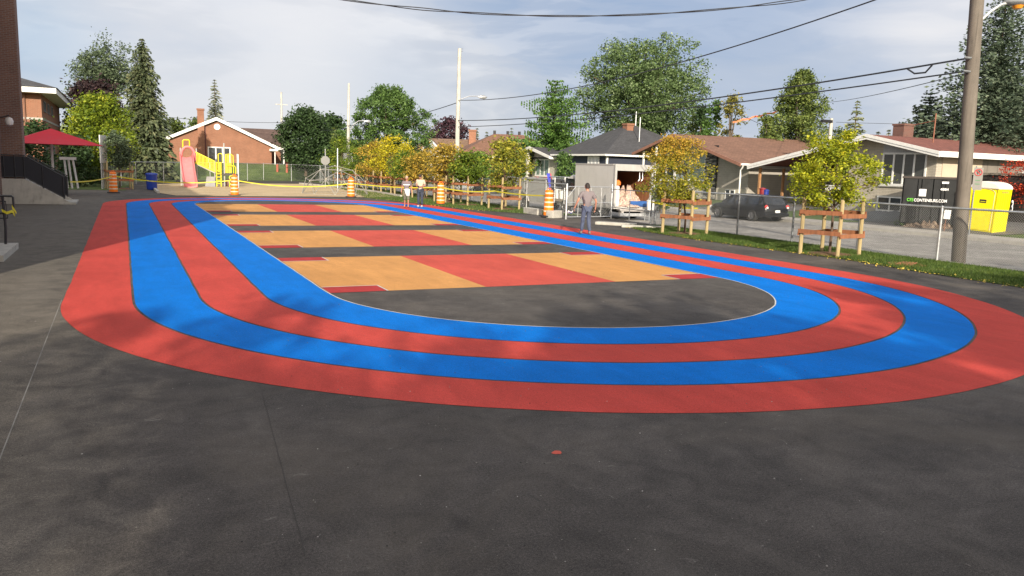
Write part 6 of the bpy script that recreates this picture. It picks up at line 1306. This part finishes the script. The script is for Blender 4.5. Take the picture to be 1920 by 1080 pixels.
# bins in the carport, their colours darkened to carry its shade
for px, py, cl, lb in ((1430, 354, (.22, .02, .025), 'red bin in the shade of the carport'), (1436, 357, (.015, .035, .22), 'blue bin in the shade of the carport')):
    d = ray(px, py); k_ = 46.0/math.hypot(d.x, d.y); z = CAMH+d.z*k_; t = thing('carport_bin', lb, 'bin', (d.x*k_, d.y*k_, .38)); hgt = max(.3, z-.2); hgt = max(.2, z-.42); MB().lathe([(.14, 0), (.17, hgt), (.19, hgt+.02), (.19, hgt+.06), (.1, hgt+.1), (.01, hgt+.11)], n=14).build('bin_body', P(lb.split()[0]+'_bin', cl, .4), t); MB().tube([(-.18, 0, .05), (.18, 0, .05)], .06, 10).build('bin_wheels', M_rubber, t)
# ------------------------------------------------------------------ people
def skin_mesh(verts, edges, sub=1):
    names = list(verts); idx = {k: i for i, k in enumerate(names)}; me = bpy.data.meshes.new('tmp'); me.from_pydata([verts[k][0] for k in names], [(idx[a], idx[b]) for a, b in edges], [])
    o = bpy.data.objects.new('tmp', me); COL.objects.link(o); o.modifiers.new('s', 'SKIN')
    if not me.skin_vertices:
        bm = bmesh.new(); bm.from_mesh(me); bm.verts.layers.skin.verify(); bm.to_mesh(me); bm.free()
    for i, k in enumerate(names): r = verts[k][1]; me.skin_vertices[0].data[i].radius = (r, r) if not isinstance(r, tuple) else r
    me.skin_vertices[0].data[0].use_root = True
    if sub: s_ = o.modifiers.new('b', 'SUBSURF'); s_.levels = s_.render_levels = sub
    bpy.context.view_layer.update(); dg = bpy.context.evaluated_depsgraph_get(); out_ = bpy.data.meshes.new_from_object(o.evaluated_get(dg)); bpy.data.objects.remove(o)
    V = [v.co.copy() for v in out_.vertices]; F = [tuple(p.vertices) for p in out_.polygons]; return V, F
def person(lb, loc, rz, H, J, skin, shirt, pants, hair, shoes, shorts=False, hairlen=.0, headtilt=0.0, white=None, sleeve=.45):
    t = thing('person', lb, 'person', loc, rz); sc = H/1.75; t.scale = (sc, sc, sc)
    B = dict(pel=(0, 0, .95), wst=(0, 0, 1.09), chs=(0, .0, 1.28), nkb=(0, -.005, 1.45), nck=(0, .01, 1.52), hd=(0, .02, 1.58), cl=(.10, 0, 1.40), cr=(-.10, 0, 1.40),
             sl=(-.19, 0, 1.42), el=(-.25, -.02, 1.14), wl=(-.28, .04, .90), hl=(-.285, .06, .83), sr=(.19, 0, 1.42), er=(.25, -.02, 1.14), wr=(.28, .04, .90), hr=(.285, .06, .83),
             il=(-.09, 0, .90), kl=(-.10, .03, .50), al=(-.10, -.01, .09), tl=(-.11, .15, .035), ir=(.09, 0, .90), kr=(.10, .03, .50), ar=(.10, -.01, .09), tr=(.11, .15, .035)); B.update(J)
    R_ = dict(pel=.115, wst=.115, chs=.125, nkb=.07, nck=.055, hd=.055, sl=.058, el=.040, wl=.026, hl=.034, sr=.058, er=.040, wr=.026, hr=.034, il=.085, kl=.055, al=.036, tl=.032, ir=.085, kr=.055, ar=.036, tr=.032)
    E_ = [('pel', 'wst'), ('wst', 'chs'), ('chs', 'nkb'), ('nkb', 'nck'), ('nck', 'hd')] + [(a+s, b+s) if a not in ('chs', 'pel') else (a, b+s) for s in 'lr' for a, b in (('chs', 's'), ('s', 'e'), ('e', 'w'), ('w', 'h'), ('pel', 'i'), ('i', 'k'), ('k', 'a'), ('a', 't'))]
    vs = {k: (B[k], R_[k]) for k in R_}; V, F = skin_mesh(vs, E_, 1); m = MB(); m.add(V, F, True)
    # head with face
    hc = Vector(B['hd'])+Vector((0, .015, .055)); Rh = Matrix.Rotation(-headtilt, 4, 'X'); nr, ns = 12, 16; HV = []
    for j in range(nr+1):
        ph = PI*j/nr
        for i in range(ns):
            a = 2*PI*i/ns; x, y, z = math.sin(ph)*math.cos(a), math.sin(ph)*math.sin(a), math.cos(ph); k = 1-.22*max(0, -z)*abs(x); yy = y*.098+(.012 if y > 0 and z < -.2 else 0)
            if y > .9 and -.45 < z < .15: yy += .018*(1-abs(z+.15)*2)
            if y > .6 and .05 < z < .3 and .2 < abs(x) < .6: yy -= .010
            HV.append(hc+(Rh @ Vector((x*.078*k, yy, z*.118))))
    m.add(HV, [(j*ns+i, j*ns+(i+1) % ns, (j+1)*ns+(i+1) % ns, (j+1)*ns+i) for j in range(nr) for i in range(ns)], True)
    for sx in (-1, 1): m.add([hc+(Rh @ Vector((sx*.074, y_, z_))) if k < 4 else hc+(Rh @ Vector((sx*.094, y_-.008, z_))) for k, (y_, z_) in enumerate(((-.01, -.03), (.015, -.025), (.015, .03), (-.012, .03))*2)], [(4, 5, 6, 7), (0, 1, 5, 4), (1, 2, 6, 5), (2, 3, 7, 6), (3, 0, 4, 7)])
    for s, w_, h_ in ((-1, 'wl', 'hl'), (1, 'wr', 'hr')):
        a, b = Vector(B[w_]), Vector(B[h_]); d = (b-a).normalized(); sd_ = Vector((0, 1, 0)); sd_ = (sd_-d*sd_.dot(d)).normalized(); n_ = d.cross(sd_)*(-s)
        for k, (o_, l_) in enumerate(((-.027, .060), (-.009, .072), (.009, .076), (.027, .068))):
            q = b+d*.025+sd_*o_; m.tube([q, q+d*l_*.45+n_*.006, q+d*l_*.8+n_*.022, q+d*l_*.95+n_*.036], [.0088, .0085, .0075, .005], 6)
        q = b+sd_*.032-d*.01; m.tube([q, q+sd_*.018+d*.025, q+sd_*.022+d*.05+n_*.012], [.0105, .0095, .006], 6)
    m.build('body', skin, t)
    if hair:
        m = MB(); HV = []; 
        for j in range(8):
            ph = (PI*.56)*j/7
            for i in range(16):
                a = 2*PI*i/16; x, y, z = math.sin(ph)*math.cos(a), math.sin(ph)*math.sin(a), math.cos(ph); zz = z*.128-(hairlen+.045)*max(0, -y)*(j/7)**2+.03*max(0, y)*(j/7)**2
                HV.append(hc+(Rh @ Vector((x*.089, y*.106-.006, zz+.006))))
        m.add(HV, [(j*16+i, j*16+(i+1) % 16, (j+1)*16+(i+1) % 16, (j+1)*16+i) for j in range(7) for i in range(16)], True); m.build('hair', hair, t)
    lerp = lambda a, b, f: tuple(Vector(B[a]).lerp(Vector(B[b]), f))
    vs = {'pel': ((B['pel'][0], B['pel'][1], .875), .150), 'wst': (B['wst'], .145), 'chs': (B['chs'], .162), 'nkb': ((0, -.005, 1.43), .085)}; E2 = [('pel', 'wst'), ('wst', 'chs'), ('chs', 'nkb')]
    for s in 'lr': vs['s'+s] = (B['s'+s], .084); vs['u'+s] = (lerp('s'+s, 'e'+s, sleeve), .078); vs['v'+s] = (lerp('s'+s, 'e'+s, sleeve+.32), .078); E2 += [('chs', 's'+s), ('s'+s, 'u'+s), ('u'+s, 'v'+s)]
    V, F = skin_mesh(vs, E2, 1); m = MB(); m.add(V, F, True); m.build('shirt', shirt, t)
    vs = {'pel': (B['pel'], .128)}; E3 = []
    for s in 'lr':
        vs['i'+s] = (B['i'+s], .102); vs['k'+s] = (B['k'+s], .078 if not shorts else .085); E3 += [('pel', 'i'+s), ('i'+s, 'k'+s)]
        if not shorts: vs['a'+s] = (B['a'+s][:2]+(.10,), .062); E3 += [('k'+s, 'a'+s)]
        else: vs['b'+s] = (lerp('k'+s, 'a'+s, .25), .085); E3 += [('k'+s, 'b'+s)]
    V, F = skin_mesh(vs, E3, 1); m = MB(); m.add(V, F, True); m.build('shorts' if shorts else 'trousers', pants, t)
    for s in 'lr':
        a, b = Vector(B['a'+s]), Vector(B['t'+s]); d = (b-a); V, F = skin_mesh({'a': ((a.x, a.y-.03, .055+a.z-.09), .052), 'm': tuple([(a.x+d.x*.5, a.y+d.y*.5, .05+a.z-.09), .052]), 'b': ((b.x, b.y, .042+b.z-.035), .044)}, [('a', 'm'), ('m', 'b')], 1); m = MB(); m.add(V, F, True); m.build('shoe', shoes, t)
    return t
sk = P('skin', (.40, .19, .125), .55, var=.05); M_jean = P('jeans', (.065, .080, .125), .9, var=.35, scale=6, bump=.4); M_jean2 = P('dark_jeans', (.04, .05, .075), .9, var=.35, scale=7, bump=.4)
M_sh1 = P('mauve_grey_shirt', (.18, .155, .16), .9, var=.08, scale=4, bump=.3); M_sh2 = P('dull_violet_shirt', (.17, .14, .155), .9, var=.1, scale=4, bump=.3); M_sh3 = P('beige_shirt', (.52, .44, .33), .9, var=.07, scale=4, bump=.3)
M_hair = P('dark_hair', (.02, .014, .012), .7, var=.3, scale=20)
p = W(1098, 440)
pm = person('man seen from behind in a mauve grey shirt and blue jeans walking toward the gate', (p[0], p[1], .006), -.18, 1.76, dict(kl=(-.10, .06, .50), al=(-.12, .10, .10), tl=(-.15, .25, .045), kr=(.09, .02, .50), ar=(.10, -.12, .11), tr=(.12, .02, .035), el=(-.34, -.04, 1.17), wl=(-.40, .06, .95), hl=(-.42, .08, .88), er=(.31, -.05, 1.15), wr=(.33, .03, .92), hr=(.33, .05, .85)), sk, M_sh1, M_jean, M_hair, P('worn_shoes', (.16, .13, .11), .8), headtilt=.05)
m = MB(); fo = []
for k in range(7):
    for j in range(3): fo.append((-.46+.03*math.sin(k*1.3)-.035*k, .10+.05*j, .80-.035*j+.03*math.sin(k*2.1+j)))
m.add(fo, [(k*3+j, k*3+j+1, (k+1)*3+j+1, (k+1)*3+j) for k in range(6) for j in range(2)], True); Mrag = Matrix.Translation((p[0], p[1], 0)) @ Matrix.Rotation(-.18, 4, 'Z')
rg = m.build('white_rag', M_white, label='crumpled white cloth held in the left hand of the walking man', cat='cloth'); rg.matrix_world = Mrag; so_ = rg.modifiers.new('s', 'SOLIDIFY'); so_.thickness = .012
p = W(762, 389.5)
person('man in a violet grey shirt and shorts walking on the far curve of the track', (p[0], p[1], .006), PI-.35, 1.63, dict(kl=(-.10, .16, .52), al=(-.10, .12, .12), tl=(-.11, .27, .08), kr=(.09, .0, .50), ar=(.10, -.14, .12), tr=(.11, -.01, .045), hd=(0, .03, 1.575)), sk, M_sh2, P('camouflage_shorts', (.13, .125, .09), .9, var=.5, scale=10), P('fair_hair', (.42, .30, .20), .8), P('tan_boots', (.40, .24, .12), .8), shorts=True)
m = MB(); m.box(-.17, .17, .148, .155, 1.24, 1.29); o = m.build('shirt_print', M_white, [x for x in bpy.data.objects if x.name.startswith('shirt')][-1])
m = MB(); m.add([(-.16, .14, .98), (.0, .175, .98), (.12, .14, .97), (-.17, .20, .62), (-.02, .23, .60), (.05, .20, .72)], [(0, 1, 4, 3), (1, 2, 5, 4)], True); rg = m.build('white_apron_cloth', M_white, label='white cloth hanging from the belt of the man in shorts', cat='cloth'); rg.matrix_world = Matrix.Translation((p[0], p[1], 0)) @ Matrix.Rotation(PI-.35, 4, 'Z'); so_ = rg.modifiers.new('s', 'SOLIDIFY'); so_.thickness = .01
p = W(788, 388.5)
person('man in a beige shirt and dark jeans standing with head bowed and hands together', (p[0], p[1], .006), PI-.75, 1.72, dict(el=(-.25, -.03, 1.15), wl=(-.10, .20, 1.10), hl=(-.03, .24, 1.11), er=(.25, -.03, 1.15), wr=(.10, .20, 1.08), hr=(.04, .24, 1.09), hd=(0, .05, 1.575)), sk, M_sh3, M_jean2, M_hair, P('white_trainers', (.62, .60, .56), .6), headtilt=.5)
m = MB(); m.box(-.04, .04, -.01, .01, -.03, .07); ph_ = m.build('phone', M_black, label='dark phone in the hands of the man in the beige shirt', cat='phone'); ph_.matrix_world = Matrix.Translation((p[0], p[1], 0)) @ Matrix.Rotation(PI-.75, 4, 'Z') @ Matrix.Translation((0, .30, 1.09)) @ Matrix.Rotation(-.9, 4, 'X')
